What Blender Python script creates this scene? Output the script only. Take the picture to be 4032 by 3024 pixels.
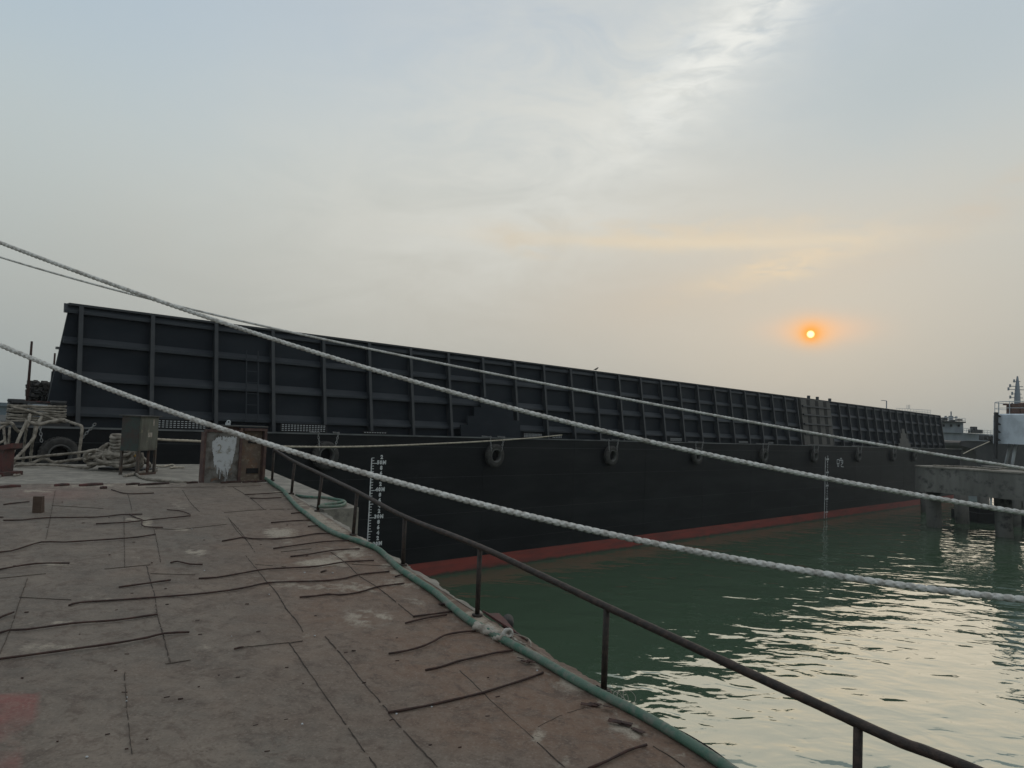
import bpy, bmesh, math, random
import numpy as np
from mathutils import Vector, Matrix
random.seed(7); np.random.seed(7)
for o in list(bpy.data.objects): bpy.data.objects.remove(o)
SC = bpy.context.scene
COL = SC.collection
PI = math.pi

# ------------------------------------------------------------------ camera
EYE = Vector((0, 0, 6.15)); FPX = 2911.0
PITCH, ROLL = math.atan(.0548), math.atan(.0426)
cam_d = bpy.data.cameras.new('camera'); cam = bpy.data.objects.new('camera', cam_d); COL.objects.link(cam)
cam_d.sensor_width = 36; cam_d.lens = FPX / 4032 * 36; cam_d.clip_start = .05; cam_d.clip_end = 6000
cam.matrix_world = Matrix.Translation(EYE) @ Matrix.Rotation(PI/2 + PITCH, 4, 'X') @ Matrix.Rotation(ROLL, 4, 'Z')
SC.camera = cam
SC.view_settings.view_transform = 'Standard'; SC.view_settings.look = 'None'
SC.view_settings.exposure = 0.0; SC.view_settings.gamma = 1.0
SC.cycles.max_bounces = 6; SC.cycles.volume_bounces = 1; SC.cycles.caustics_reflective = False; SC.cycles.caustics_refractive = False

# surveying helpers: a sight line through the photograph, cut with a real plane of the place
_R = Vector((1, 0, 0)); _U = Vector((0, -math.sin(PITCH), math.cos(PITCH))); FW = Vector((0, math.cos(PITCH), math.sin(PITCH)))
RV = math.cos(ROLL)*_R + math.sin(ROLL)*_U; UV = -math.sin(ROLL)*_R + math.cos(ROLL)*_U
def ray(x, y): return RV*((x-2016)/FPX) - UV*((y-1512)/FPX) + FW
def dirang(x, y):
    d = ray(x, y).normalized(); return math.atan2(d.x, d.y), math.asin(d.z)
def onplane(x, y, p, n):
    d = ray(x, y); return EYE + d*((Vector(p)-EYE).dot(n)/d.dot(n))
def atz(x, y, z): return onplane(x, y, (0, 0, z), Vector((0, 0, 1)))
def atd(x, y, D): return EYE + ray(x, y)*D
QA = math.radians(-29.5); Q = Vector((math.sin(QA), math.cos(QA), 0)); RN = Vector((0, 0, 1)) - .061*Q
def rz(x, y): return 6.15 - 2.195 + .061*(x*Q.x + y*Q.y)
def onramp(x, y, h=0.0): return onplane(x, y, (0, 0, 6.15-2.195+h), RN)
QZ = 4.69

# ------------------------------------------------------------------ node helper
class X:
    def __init__(s, nt, sock): s.nt, s.s = nt, sock
    def _m(s, op, *a, clamp=False):
        n = s.nt.nodes.new('ShaderNodeMath'); n.operation = op; n.use_clamp = clamp
        for i, v in enumerate((s,)+a):
            if isinstance(v, X): s.nt.links.new(v.s, n.inputs[i])
            else: n.inputs[i].default_value = v
        return X(s.nt, n.outputs[0])
    def __add__(s, o): return s._m('ADD', o)
    __radd__ = __add__
    def __mul__(s, o): return s._m('MULTIPLY', o)
    __rmul__ = __mul__
    def __sub__(s, o): return s._m('SUBTRACT', o)
    def __neg__(s): return s._m('MULTIPLY', -1.0)
    def __pow__(s, o): return s._m('POWER', o)
    def exp(s): return s._m('EXPONENT')
    def clamp(s): return s._m('ADD', 0.0, clamp=True)
    def step(s, a, b):
        n = s.nt.nodes.new('ShaderNodeMapRange'); n.interpolation_type = 'SMOOTHSTEP'
        s.nt.links.new(s.s, n.inputs['Value']); n.inputs['From Min'].default_value = a; n.inputs['From Max'].default_value = b
        return X(s.nt, n.outputs[0])
def mixc(nt, f, a, b, mode='MIX'):
    n = nt.nodes.new('ShaderNodeMix'); n.data_type = 'RGBA'; n.blend_type = mode; n.clamp_factor = True
    for k, v in ((0, f), (6, a), (7, b)):
        if isinstance(v, X): nt.links.new(v.s, n.inputs[k])
        elif hasattr(v, 'is_output') or hasattr(v, 'links'): nt.links.new(v, n.inputs[k])
        elif k == 0: n.inputs[0].default_value = v
        else: n.inputs[k].default_value = (*v[:3], 1)
    return n.outputs[2]
def lin(*c):
    return tuple((v/255/12.92 if v/255 <= .04045 else ((v/255+.055)/1.055)**2.4) for v in c)

# ------------------------------------------------------------------ sky
SUNPX = (3192, 1316)
sd = ray(*SUNPX).normalized(); sun_az, sun_el = dirang(*SUNPX)
W = bpy.data.worlds.new('World'); SC.world = W; W.use_nodes = True
nt = W.node_tree; nt.nodes.clear()
tc = nt.nodes.new('ShaderNodeTexCoord'); sep = nt.nodes.new('ShaderNodeSeparateXYZ'); nt.links.new(tc.outputs['Generated'], sep.inputs[0])
vx, vy, vz = (X(nt, sep.outputs[i]) for i in range(3))
az = vx._m('ARCTAN2', vy) * 57.2958
el = vz._m('ARCSINE') * 57.2958
def noise(nt, vec, scale, detail=4, rough=.55, dist=0.0, stretch=None, rot=0.0):
    if stretch or rot:
        m = nt.nodes.new('ShaderNodeMapping'); nt.links.new(vec, m.inputs[0])
        m.inputs['Scale'].default_value = stretch or (1, 1, 1); m.inputs['Rotation'].default_value = (0, 0, rot) if not isinstance(rot, tuple) else rot
        vec = m.outputs[0]
    n = nt.nodes.new('ShaderNodeTexNoise'); nt.links.new(vec, n.inputs['Vector'])
    n.inputs['Scale'].default_value = scale; n.inputs['Detail'].default_value = detail; n.inputs['Roughness'].default_value = rough; n.inputs['Distortion'].default_value = dist
    return X(nt, n.outputs[0])
cv = nt.nodes.new('ShaderNodeCombineXYZ'); nt.links.new(az.s, cv.inputs[0]); nt.links.new(el.s, cv.inputs[1])
warp = noise(nt, cv.outputs[0], .09, 5, .6) - .5
warp2 = noise(nt, cv.outputs[0], .35, 5, .6, stretch=(1, 1.6, 1)) - .5
ramp = nt.nodes.new('ShaderNodeValToRGB'); ramp.color_ramp.interpolation = 'B_SPLINE'
cr = ramp.color_ramp
stops = [(0, (166, 168, 163)), (4, (178, 178, 171)), (8, (189, 187, 178)), (13, (198, 198, 190)), (18, (202, 205, 200)), (23, (196, 204, 206)), (29, (186, 198, 208)), (42, (196, 200, 202)), (90, (232, 229, 222))]
while len(cr.elements) < len(stops): cr.elements.new(.5)
for e, (d, c) in zip(cr.elements, stops): e.position = d/90; e.color = (*lin(*c), 1)
nt.links.new((((el + warp*3.0)*(1/90.0))).clamp().s, ramp.inputs[0])
sky = ramp.outputs[0]
# the left of the view is greyer and duller, the right a little too
lf = (az*-1.0 + warp*12.0).step(4, 42); sky = mixc(nt, lf*.85, sky, mixc(nt, 1.0, sky, (.82, .90, .965), 'MULTIPLY'))
rf = (az + warp*8.0).step(16, 40); sky = mixc(nt, rf*.7, sky, mixc(nt, 1.0, sky, (.91, .94, .96), 'MULTIPLY'))
def blob(px, py, rx, ry, ang=0.0, wob=0.0, p=1.0):
    """soft ellipse on the dome, radii in degrees, ang in degrees counter-clockwise"""
    a0, e0 = (math.degrees(v) for v in dirang(px, py))
    dx = az + (-a0); dy = el + (-e0)
    if wob: dx = dx + warp*wob; dy = dy + warp2*wob*.5
    c, s = math.cos(math.radians(ang)), math.sin(math.radians(ang))
    u = (dx*c + dy*s)*(1/rx); v = (dy*c - dx*s)*(1/ry)
    return (-(u*u + v*v)).exp()
cir = noise(nt, cv.outputs[0], .16, 8, .62, 1.2, stretch=(.55, 1.5, 1), rot=math.radians(-38))
cir2 = noise(nt, cv.outputs[0], .6, 6, .6, .6, stretch=(.5, 1.7, 1), rot=math.radians(-30))
warm = blob(3000, 1080, 20, 8.5, 4, 5)
sky = mixc(nt, warm*.45, sky, lin(210, 199, 183))
veil = blob(2150, 560, 18, 9, 25, 8)*cir.step(.22, .72)
sky = mixc(nt, veil*.85, sky, lin(218, 218, 211))
veil2 = blob(2600, 330, 13, 4.6, 40, 4)
sky = mixc(nt, veil2*(cir.step(.2, .66))*.85, sky, lin(222, 223, 217))
wisp = blob(2870, 180, 9, 2.3, 36, 3.5)
sky = mixc(nt, (wisp*(cir2.step(.28, .68))*1.15).clamp(), sky, lin(236, 237, 232))
bl = blob(3550, 330, 9, 5, 20, 4); sky = mixc(nt, bl*.55, sky, lin(180, 192, 196))
# long thin cream bands above the sun
b1 = blob(2750, 955, 12, .50, -1.0, 1.0); sky = mixc(nt, b1*.75, sky, lin(229, 214, 188))
b1b = blob(2750, 925, 12, 1.2, 0, 2.5); sky = mixc(nt, b1b*cir2.step(.25, .7)*.75, sky, lin(219, 205, 182))
b2 = blob(3080, 1050, 6, 1.0, 14, 2.5); sky = mixc(nt, b2*cir2.step(.2, .68)*.9, sky, lin(231, 211, 180))
b3 = blob(2050, 960, 3, .9, -15, 2.5); sky = mixc(nt, b3*cir2.step(.25, .65)*.75, sky, lin(212, 201, 182))
b4 = blob(3900, 800, 12, 1.2, 25, 4); sky = mixc(nt, b4*cir.step(.3, .65)*.6, sky, lin(205, 194, 178))
b5 = blob(2600, 1180, 9, 2.2, 5, 4); sky = mixc(nt, b5*.25, sky, lin(196, 181, 163))
# sun: disc, orange ring, pink cloud edge lit round it
h3 = blob(3215, 1298, 3.0, .95, 1, .9); sky = mixc(nt, h3*.7, sky, lin(244, 196, 158))
h2 = blob(3195, 1308, 1.35, .95, 0, .35); sky = mixc(nt, h2*.85, sky, lin(253, 186, 118))
h1 = blob(3193, 1314, .62, .56); sky = mixc(nt, (h1*1.2).clamp(), sky, lin(255, 166, 58))
core = blob(*SUNPX, .25, .25)
sky = mixc(nt, (core*2.6 - .6).clamp(), sky, (2.2, 1.75, .75))
bg = nt.nodes.new('ShaderNodeBackground'); nt.links.new(sky, bg.inputs[0]); bg.inputs[1].default_value = 1.0
st = nt.nodes.new('ShaderNodeTexSky'); st.sky_type = 'NISHITA'; st.sun_disc = False; st.sun_elevation = sun_el; st.sun_rotation = sun_az; st.dust_density = 4
bg2 = nt.nodes.new('ShaderNodeBackground'); nt.links.new(st.outputs[0], bg2.inputs[0]); bg2.inputs[1].default_value = .08
mx = nt.nodes.new('ShaderNodeMixShader'); mx.inputs[0].default_value = .015
nt.links.new(bg.outputs[0], mx.inputs[1]); nt.links.new(bg2.outputs[0], mx.inputs[2])
wo = nt.nodes.new('ShaderNodeOutputWorld'); nt.links.new(mx.outputs[0], wo.inputs[0])
# veiled low sun
sl = bpy.data.lights.new('sun', 'SUN'); sl.energy = .35; sl.angle = math.radians(40); sl.color = (1, .80, .60)
so = bpy.data.objects.new('sun', sl); COL.objects.link(so); so.rotation_euler = (-sd).to_track_quat('-Z', 'Y').to_euler()

# ------------------------------------------------------------------ materials
MATS = {}
def mat(name, base, rough=.7, alt=None, scale=3.0, amt=1.0, thr=(.4, .65), bump=.0, bscale=30, metal=0.0, alt2=None, scale2=12, thr2=(.55, .7), stretch=None, spec=.5, detail=6, coord='Object'):
    if name in MATS: return MATS[name]
    m = bpy.data.materials.new(name); m.use_nodes = True; nt = m.node_tree; b = nt.nodes['Principled BSDF']
    b.inputs['Roughness'].default_value = rough; b.inputs['Metallic'].default_value = metal; b.inputs['Specular IOR Level'].default_value = spec
    tc = nt.nodes.new('ShaderNodeTexCoord'); v = tc.outputs[coord]
    col = None
    if alt:
        f = noise(nt, v, scale, detail, .6, stretch=stretch).step(*thr)*amt
        col = mixc(nt, f, base, alt)
    if alt2:
        f = noise(nt, v, scale2, detail, .65).step(*thr2)
        col = mixc(nt, f, col if col else base, alt2)
    if col: nt.links.new(col, b.inputs['Base Color'])
    else: b.inputs['Base Color'].default_value = (*base, 1)
    if bump:
        bn = nt.nodes.new('ShaderNodeBump'); bn.inputs['Strength'].default_value = bump; bn.inputs['Distance'].default_value = .01
        nt.links.new(noise(nt, v, bscale, 5, .6).s, bn.inputs['Height']); nt.links.new(bn.outputs[0], b.inputs['Normal'])
    MATS[name] = m; return m
M = dict(
 hull=mat('hull_black', (.0045, .0056, .0075), .55, (.0115, .013, .015), .7, stretch=(.3, .3, 1.6), bump=.25, bscale=1.3, alt2=(.019, .021, .023), scale2=2.2, thr2=(.6, .8), spec=.14),
 boot=mat('boot_top_red', (.20, .034, .026), .65, (.13, .03, .025), 1.2, stretch=(.4, .4, 3)),
 coam=mat('coaming_paint', (.0065, .0105, .0165), .6, (.013, .0175, .024), .9, stretch=(.5, .5, 1.2), bump=.25, bscale=1.5, spec=.15),
 rib=mat('rib_paint', (.018, .0225, .029), .55, (.033, .037, .042), 1.5),
 stiff=mat('stiffener_paint', (.014, .0195, .027), .55, (.026, .032, .040), 1.1, stretch=(.5, .5, 1.2), spec=.3),
 edge=mat('worn_edge', (.12, .13, .135), .5, (.05, .055, .06), 1.2, stretch=(.5, .5, .5)),
 white=mat('marking_white', (.62, .64, .66), .7, (.38, .40, .42), 8),
 dash=mat('pale_dash', (.42, .45, .47), .6),
 rust=mat('rusty_steel', (.045, .026, .021), .75, (.085, .042, .028), 14, bump=.5, bscale=60, alt2=(.03, .02, .02), scale2=30),
 rail=mat('rail_rust', (.016, .012, .010), .62, (.045, .029, .023), 22, bump=.5, bscale=90, spec=.4),
 bar=mat('bar_rust', (.028, .014, .012), .8, (.055, .024, .018), 18, bump=.4, bscale=120),
 conc=mat('concrete', (.185, .172, .15), .9, (.27, .25, .215), 2.6, bump=.5, bscale=25, alt2=(.115, .105, .095), scale2=6, thr2=(.5, .72)),
 wall=mat('concrete_wall', (.10, .097, .09), .92, (.21, .205, .19), .6, thr=(.35, .7), bump=.6, bscale=6, alt2=(.05, .05, .048), scale2=1.6, thr2=(.5, .7), stretch=(1, 1, .25)),
 rope=mat('rope_white', (.60, .60, .58), .9, (.36, .345, .32), 9, bump=.5, bscale=220, alt2=(.25, .23, .20), scale2=40, thr2=(.58, .75)),
 ropeold=mat('rope_old', (.27, .245, .21), .95, (.13, .115, .095), 6, bump=.6, bscale=150),
 ropetan=mat('rope_tan', (.42, .38, .31), .95, (.27, .24, .2), 8, bump=.5, bscale=150),
 rubber=mat('tyre_rubber', (.022, .0215, .021), .85, (.045, .043, .041), 5, bump=.4, bscale=30),
 bead=mat('tyre_bead', (.085, .085, .082), .8, (.04, .04, .04), 4),
 chain=mat('chain_galv', (.28, .29, .30), .5, (.15, .14, .13), 20, metal=.3),
 hose=mat('hose_green', (.035, .115, .078), .6, (.08, .14, .105), 5, bump=.5, bscale=130, alt2=(.16, .165, .14), scale2=11, thr2=(.42, .7)),
 boxg=mat('box_grey_green', (.10, .105, .085), .7, (.055, .05, .042), 5, stretch=(1, 1, .25), alt2=(.16, .155, .11), scale2=9, thr2=(.55, .7)),
 boxd=mat('box_dark_green', (.03, .045, .04), .7, (.045, .03, .025), 4),
 cabl=mat('cabinet_grey', (.15, .145, .135), .85, (.06, .05, .042), 5, alt2=(.15, .08, .05), scale2=9, thr2=(.58, .7), bump=.4),
 cabr=mat('cabinet_rust', (.125, .095, .074), .85, (.16, .088, .055), 5, thr=(.5, .72), alt2=(.20, .165, .125), scale2=11, thr2=(.5, .65), bump=.6),
 cabe=mat('cabinet_edge', (.06, .032, .030), .8, (.10, .06, .047), 7, bump=.4),
 paint=mat('splashed_paint', (.44, .46, .48), .75, (.25, .25, .24), 9, thr=(.5, .66), alt2=(.17, .14, .11), scale2=22, thr2=(.62, .72)),
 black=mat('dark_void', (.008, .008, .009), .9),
 yellow=mat('bollard_yellow', (.45, .26, .04), .6, (.3, .17, .04), 9),
 navy=mat('ship_grey', (.22, .25, .285), .6, (.18, .20, .23), .8, stretch=(1, 1, .3)),
 navyd=mat('ship_dark', (.03, .032, .036), .7, (.05, .05, .052), .7),
 drum=mat('white_tower', (.56, .62, .68), .6, (.43, .48, .53), 1.2),
 wsteel=mat('white_rail', (.5, .53, .55), .6),
 brown=mat('brown_machinery', (.075, .045, .035), .8, (.12, .06, .045), 6),
 redst=mat('old_red_steel', (.085, .026, .023), .75, (.045, .03, .027), 7, bump=.4),
 legst=mat('leg_steel', (.06, .052, .045), .75, (.09, .06, .045), 9),
 kerbst=mat('rusty_kerb', (.115, .078, .058), .85, (.17, .125, .098), 5, bump=.6, alt2=(.28, .25, .21), scale2=4, thr2=(.6, .72)),
 seam=mat('seam_dirt', (.045, .034, .028), .9, (.08, .06, .048), 9),
 scratch=mat('scratched_number', (.26, .25, .22), .8),
 wood=mat('old_wood', (.075, .048, .035), .9, (.055, .035, .025), 9, stretch=(1, 1, 5), bump=.5),
 cloth=mat('canvas_rag', (.36, .33, .29), .95, (.22, .19, .16), 12, bump=.5, bscale=80),
 panel=mat('hatch_panel', (.055, .053, .049), .6, (.036, .036, .035), 2),
 coal=mat('scrap_pile', (.018, .018, .02), .9, (.04, .035, .03), 9),
 seaw=mat('sea_wall_blue', (.095, .125, .155), .8, (.12, .15, .175), .3))

nt = M['boot'].node_tree; b = nt.nodes['Principled BSDF']; oc = nt.nodes.new('ShaderNodeTexCoord'); sx = nt.nodes.new('ShaderNodeSeparateXYZ'); nt.links.new(oc.outputs['Object'], sx.inputs[0])
old = b.inputs['Base Color'].links[0].from_socket; zn = X(nt, sx.outputs[2]) + (noise(nt, oc.outputs['Object'], 1.3, 6, .7, stretch=(1, 1, .3)) - .5)*.35
nt.links.new(mixc(nt, zn.step(.16, .02)*1.0, old, (.028, .034, .022)), b.inputs['Base Color'])

# ------------------------------------------------------------------ mesh building
class MB:
    def __init__(s): s.v, s.f, s.m = [], [], []
    def add(s, vs, fs, mi=0):
        k = len(s.v); s.v += [tuple(v) for v in vs]; s.f += [tuple(i+k for i in f) for f in fs]; s.m += [mi]*len(fs)
    def box(s, a, b, mi=0, T=None):
        (x0, y0, z0), (x1, y1, z1) = a, b
        vs = [Vector(p) for p in ((x0,y0,z0),(x1,y0,z0),(x1,y1,z0),(x0,y1,z0),(x0,y0,z1),(x1,y0,z1),(x1,y1,z1),(x0,y1,z1))]
        if T: vs = [T @ v for v in vs]
        s.add(vs, [(0,3,2,1),(4,5,6,7),(0,1,5,4),(1,2,6,5),(2,3,7,6),(3,0,4,7)], mi)
    def prism(s, poly, z0, z1, mi=0):
        """poly: ccw xy list; z0,z1 numbers or functions of (x,y)"""
        f0 = z0 if callable(z0) else (lambda x, y: z0); f1 = z1 if callable(z1) else (lambda x, y: z1)
        n = len(poly); vs = [(x, y, f0(x, y)) for x, y in poly] + [(x, y, f1(x, y)) for x, y in poly]
        s.add(vs, [tuple(range(n))[::-1], tuple(range(n, 2*n))] + [(i, (i+1) % n, (i+1) % n+n, i+n) for i in range(n)], mi)
    def tube(s, pts, r, n=8, mi=0, cap=True, rf=None):
        pts = [Vector(p) for p in pts]; rings = []; up = None
        for i, p in enumerate(pts):
            t = (pts[min(i+1, len(pts)-1)] - pts[max(i-1, 0)]).normalized()
            if up is None: up = t.orthogonal().normalized()
            up = (up - t*up.dot(t)).normalized(); w = t.cross(up)
            ri = r[i] if isinstance(r, (list, tuple)) else r
            rings.append([p + (up*math.cos(2*PI*k/n) + w*math.sin(2*PI*k/n))*(ri if rf is None else ri*rf(i, 2*PI*k/n)) for k in range(n)])
        k0 = len(s.v); vs = [v for rg in rings for v in rg]; fs = []
        for i in range(len(rings)-1):
            for k in range(n): fs.append((i*n+k, i*n+(k+1) % n, (i+1)*n+(k+1) % n, (i+1)*n+k))
        if cap: fs += [tuple(range(n))[::-1], tuple((len(rings)-1)*n+k for k in range(n))]
        s.add(vs, fs, mi)
    def lathe(s, prof, c=(0,0,0), n=32, axis='z', mi=0, ang=2*PI):
        vs, fs = [], []; m = len(prof); closed = abs(ang-2*PI) < 1e-6; nn = n if closed else n+1
        for k in range(nn):
            a = ang*k/n
            for r, h in prof:
                if axis == 'z': vs.append((c[0]+r*math.cos(a), c[1]+r*math.sin(a), c[2]+h))
                else: vs.append((c[0]+r*math.cos(a), c[1]+h, c[2]+r*math.sin(a)))
        for k in range(n):
            k2 = (k+1) % nn
            for j in range(m-1): fs.append((k*m+j, k2*m+j, k2*m+j+1, k*m+j+1))
        s.add(vs, fs, mi)
    def torus(s, c, R, r, ax=(0,0,1), n=14, m=6, sq=(1,1), mi=0, rot=0):
        ax = Vector(ax).normalized(); a = ax.orthogonal().normalized(); b = ax.cross(a)
        if rot: a, b = a*math.cos(rot)+b*math.sin(rot), b*math.cos(rot)-a*math.sin(rot)
        pts = [Vector(c) + a*R*sq[0]*math.cos(2*PI*i/n) + b*R*sq[1]*math.sin(2*PI*i/n) for i in range(n)]
        vs, fs = [], []
        for i in range(n):
            t = (pts[(i+1) % n]-pts[i-1]).normalized(); w = t.cross(ax)
            vs += [pts[i] + (ax*math.cos(2*PI*k/m)+w*math.sin(2*PI*k/m))*r for k in range(m)]
        for i in range(n):
            j = (i+1) % n
            for k in range(m): fs.append((i*m+k, i*m+(k+1) % m, j*m+(k+1) % m, j*m+k))
        s.add(vs, fs, mi)
    def build(s, name, mats, parent=None, smooth=False, loc=None):
        me = bpy.data.meshes.new(name); me.from_pydata(s.v, [], s.f)
        for m in (mats if isinstance(mats, (list, tuple)) else [mats]): me.materials.append(m)
        me.polygons.foreach_set('material_index', s.m)
        bm = bmesh.new(); bm.from_mesh(me); bmesh.ops.recalc_face_normals(bm, faces=bm.faces); bm.to_mesh(me); bm.free()
        if smooth: me.polygons.foreach_set('use_smooth', [True]*len(me.polygons))
        me.update(); o = bpy.data.objects.new(name, me); COL.objects.link(o)
        if parent: o.parent = parent
        if loc is not None:
            o.location = loc; me.transform(Matrix.Translation(-Vector(loc)))
        return o
def tag(o, label, cat, group=None, kind=None):
    if label: o['label'] = label
    if cat: o['category'] = cat
    if group: o['group'] = group
    if kind: o['kind'] = kind
    return o
def empty(name, loc=(0,0,0), rz_=0.0, **k):
    o = bpy.data.objects.new(name, None); COL.objects.link(o); o.location = loc; o.rotation_euler = (0, 0, rz_); o.empty_display_size = .2
    return o
def spline(pts, step=.1):
    pts = [Vector(p) for p in pts]; P = [pts[0]*2-pts[1]] + pts + [pts[-1]*2-pts[-2]]; out = []
    for i in range(1, len(P)-2):
        n = max(2, int((P[i+1]-P[i]).length/step))
        for k in range(n):
            t = k/n; a, b, c, d = P[i-1], P[i], P[i+1], P[i+2]
            out.append(.5*((2*b)+(c-a)*t+(2*a-5*b+4*c-d)*t*t+(3*b-a-3*c+d)*t**3))
    out.append(P[-2]); return out

# ------------------------------------------------------------------ water
m = bpy.data.materials.new('green_water'); m.use_nodes = True; nt = m.node_tree; b = nt.nodes['Principled BSDF']
b.inputs['Base Color'].default_value = (.060, .100, .062, 1); b.inputs['Roughness'].default_value = .015; b.inputs['IOR'].default_value = 2.45; b.inputs['Specular Tint'].default_value = (.93, 1, .94, 1)
b.inputs['Specular IOR Level'].default_value = .5
tc = nt.nodes.new('ShaderNodeTexCoord'); v = tc.outputs['Object']
w1 = noise(nt, v, .42, 2, .4, .4, stretch=(1, 1.5, 1), rot=math.radians(14))
w2 = noise(nt, v, 1.05, 2, .4, .5, stretch=(1, 1.35, 1), rot=math.radians(-10))
w3 = noise(nt, v, 4.5, 2, .5, 0, stretch=(1, 1.6, 1))
h = w1*.13 + w2*.062 + w3*.0035
bn = nt.nodes.new('ShaderNodeBump'); bn.inputs['Strength'].default_value = 1; bn.inputs['Distance'].default_value = .62
nt.links.new(h.s, bn.inputs['Height']); nt.links.new(bn.outputs[0], b.inputs['Normal'])
wm = MB(); L = 1100
wm.add([(-L, -L, 0), (L, -L, 0), (L, L, 0), (-L, L, 0)], [(0, 1, 2, 3)])
wo_ = wm.build('water', m); tag(wo_, None, None, kind='structure')

# ------------------------------------------------------------------ barge (local x along the hull, local -y towards the quay)
PA = math.radians(45.2); SU = Vector((math.sin(PA), math.cos(PA), 0)); SN = Vector((math.cos(PA), -math.sin(PA), 0)); P0 = Vector((-3.69, 28.78, 0))
ROTB = PI/2 - PA
def onhull(x, y, off=0.0, lean=0.0, z0=5.5):
    n = SN + Vector((0, 0, lean)); p = onplane(x, y, P0 + SN*off + Vector((0, 0, z0)), n)
    return (p-P0).dot(SU), p.z
def hullpt(s, off, z): return P0 + SU*s + SN*off + Vector((0, 0, z))
barge = empty('cargo_barge', P0, ROTB)
tag(barge, 'long black flat cargo barge with ribbed hold wall and red waterline', 'barge')
DK = 5.55; S0, S1 = -16.0, 76.0; WID = 21.0
h = MB()   # black topside and red boot top: profile along the side, raked ends
prof = [(-1.2, -2.0), (.6, .0), (.6, .0)]
def hullband(z0, z1, mi, e=0.0):
    def r(z): return max(0, (2.5-z))*1.1    # rake of both ends below
    a0, a1, b0, b1 = S0+r(z0), S0+r(z1), S1-r(z0), S1-r(z1)
    vs = [(a0, e, z0), (b0, e, z0), (b0, WID, z0), (a0, WID, z0), (a1, e, z1), (b1, e, z1), (b1, WID, z1), (a1, WID, z1)]
    h.add(vs, [(0,1,5,4), (1,2,6,5), (2,3,7,6), (3,0,4,7)], mi)
hullband(-1.2, .6, 1); hullband(.6, DK, 0)
h.add([(S0, 0, DK), (S1, 0, DK), (S1, WID, DK), (S0, WID, DK)], [(0, 1, 2, 3)], 0)
for s in np.arange(-14.0, 75, 5.9): h.box((s, -.004, .62), (s+.012, .01, DK-.04), 0)
h.build('hull', [M['hull'], M['boot']], barge)
k = MB()
k.box((S0, -.035, DK-.03), (S1, .05, DK+.018), 0)
k.build('gunwale', M['edge'], barge)
for zz, th in ((5.13, .012), (4.12 - .2, .006), (2.45, .006), (1.2, .004)):
    k = MB(); k.box((S0, -.008, zz), (S1, .0, zz+th), 0); k.build('weld_line', M['rib'], barge)
# plate butts down the side
# hold wall
TOP = 9.11; LEAN = .12; OFF = 1.0
def wy(z, out=0.0): return OFF + LEAN*(z-5.5) - out      # local y of the wall face, "out" towards the quay
sa, sb = -12.2, 72.85
def wallbox(k, x0b, x0t, x1b, x1t, y0b, y0t, y1b, y1t, z0=DK, z1=TOP):
    k.add([(x0b,y0b,z0),(x1b,y0b,z0),(x1b,y1b,z0),(x0b,y1b,z0),(x0t,y0t,z1),(x1t,y0t,z1),(x1t,y1t,z1),(x0t,y1t,z1)], [(0,3,2,1),(4,5,6,7),(0,1,5,4),(1,2,6,5),(2,3,7,6),(3,0,4,7)])
k = MB(); wallbox(k, sa-.1, sa+.45, sb+.15, sb-.05, wy(DK), wy(TOP), wy(DK)+.12, wy(TOP)+.06); k.build('hold_wall', M['coam'], barge)
k = MB(); wallbox(k, 30, 30, sb+.15, sb-.05, 20.0, 19.6, 20.1, 19.7); k.build('hold_wall', M['coam'], barge)
k = MB(); wallbox(k, sb-.3, sb-.5, sb+.1, sb-.1, wy(DK)+.14, wy(TOP)+.08, 19.9, 19.5); k.build('end_bulkhead', M['coam'], barge)
b0, b1 = onhull(190, 1600, -1.8)[0], onhull(206, 1462, -2.0)[0]; zb1 = onhull(206, 1462, -2.0)[1]
k = MB(); wallbox(k, b0, b1, b0+1.3, b1+1.2, 1.8, 2.0, 1.9, 2.1, DK, zb1); k.build('wall_buttress', M['coam'], barge)
k = MB()  # top capping
k.box((sa+.40, wy(TOP, .16), TOP-.035), (sb, wy(TOP)+.1, TOP+.03))
k.build('top_capping', M['rib'], barge)
for zf in (.115, .405, .70, .955):   # longitudinal stiffeners with sloping tops
    z = DK + zf*(TOP-DK); d = .12 if zf > .6 else .15; hh = .18 if zf != .70 else .12
    k = MB(); x0, x1 = sa+.3, sb-.2
    sec = [(wy(z+hh), z+hh), (wy(z-.02, d), z-.02), (wy(z-.10, d), z-.10), (wy(z-.10), z-.10)]
    vs = [(x0, y, zz) for y, zz in sec] + [(x1, y, zz) for y, zz in sec]
    k.add(vs, [(0,1,5,4), (1,2,6,5), (2,3,7,6), (0,3,2,1), (4,5,6,7)])
    k.build('stiffener', M['stiff'], barge)
rm = MB()   # one rib: web plus flange, tapering upwards
for w0, w1, o0, o1 in ((-.012, .012, .0, .30), (-.06, .06, .30, .325)):
    ob, ot = (o0, o1) if o0 else (-.02, o1); z0, z1 = DK+.002, TOP-.04
    tb = 1.0; tt = .72
    vs = []
    for z, t in ((z0, tb), (z1, tt)):
        a, c = wy(z, ob*t if ob > 0 else ob), wy(z, ob*t+(.025 if ob > 0 else o1*t))
        vs += [(w0, a, z), (w1, a, z), (w1, c, z), (w0, c, z)]
    rm.add(vs, [(0,1,2,3), (4,7,6,5), (0,4,5,1), (1,5,6,2), (2,6,7,3), (3,7,4,0)])
rib0 = None
for i in range(43):
    s = -11.5 + 2.0*i
    if 36.8 < s < 42.3: continue
    if rib0 is None: rib0 = rm.build('rib', M['rib'], barge); rib0.location = (s, 0, 0)
    else: c = rib0.copy(); COL.objects.link(c); c.parent = barge; c.location = (s, 0, 0)
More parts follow.
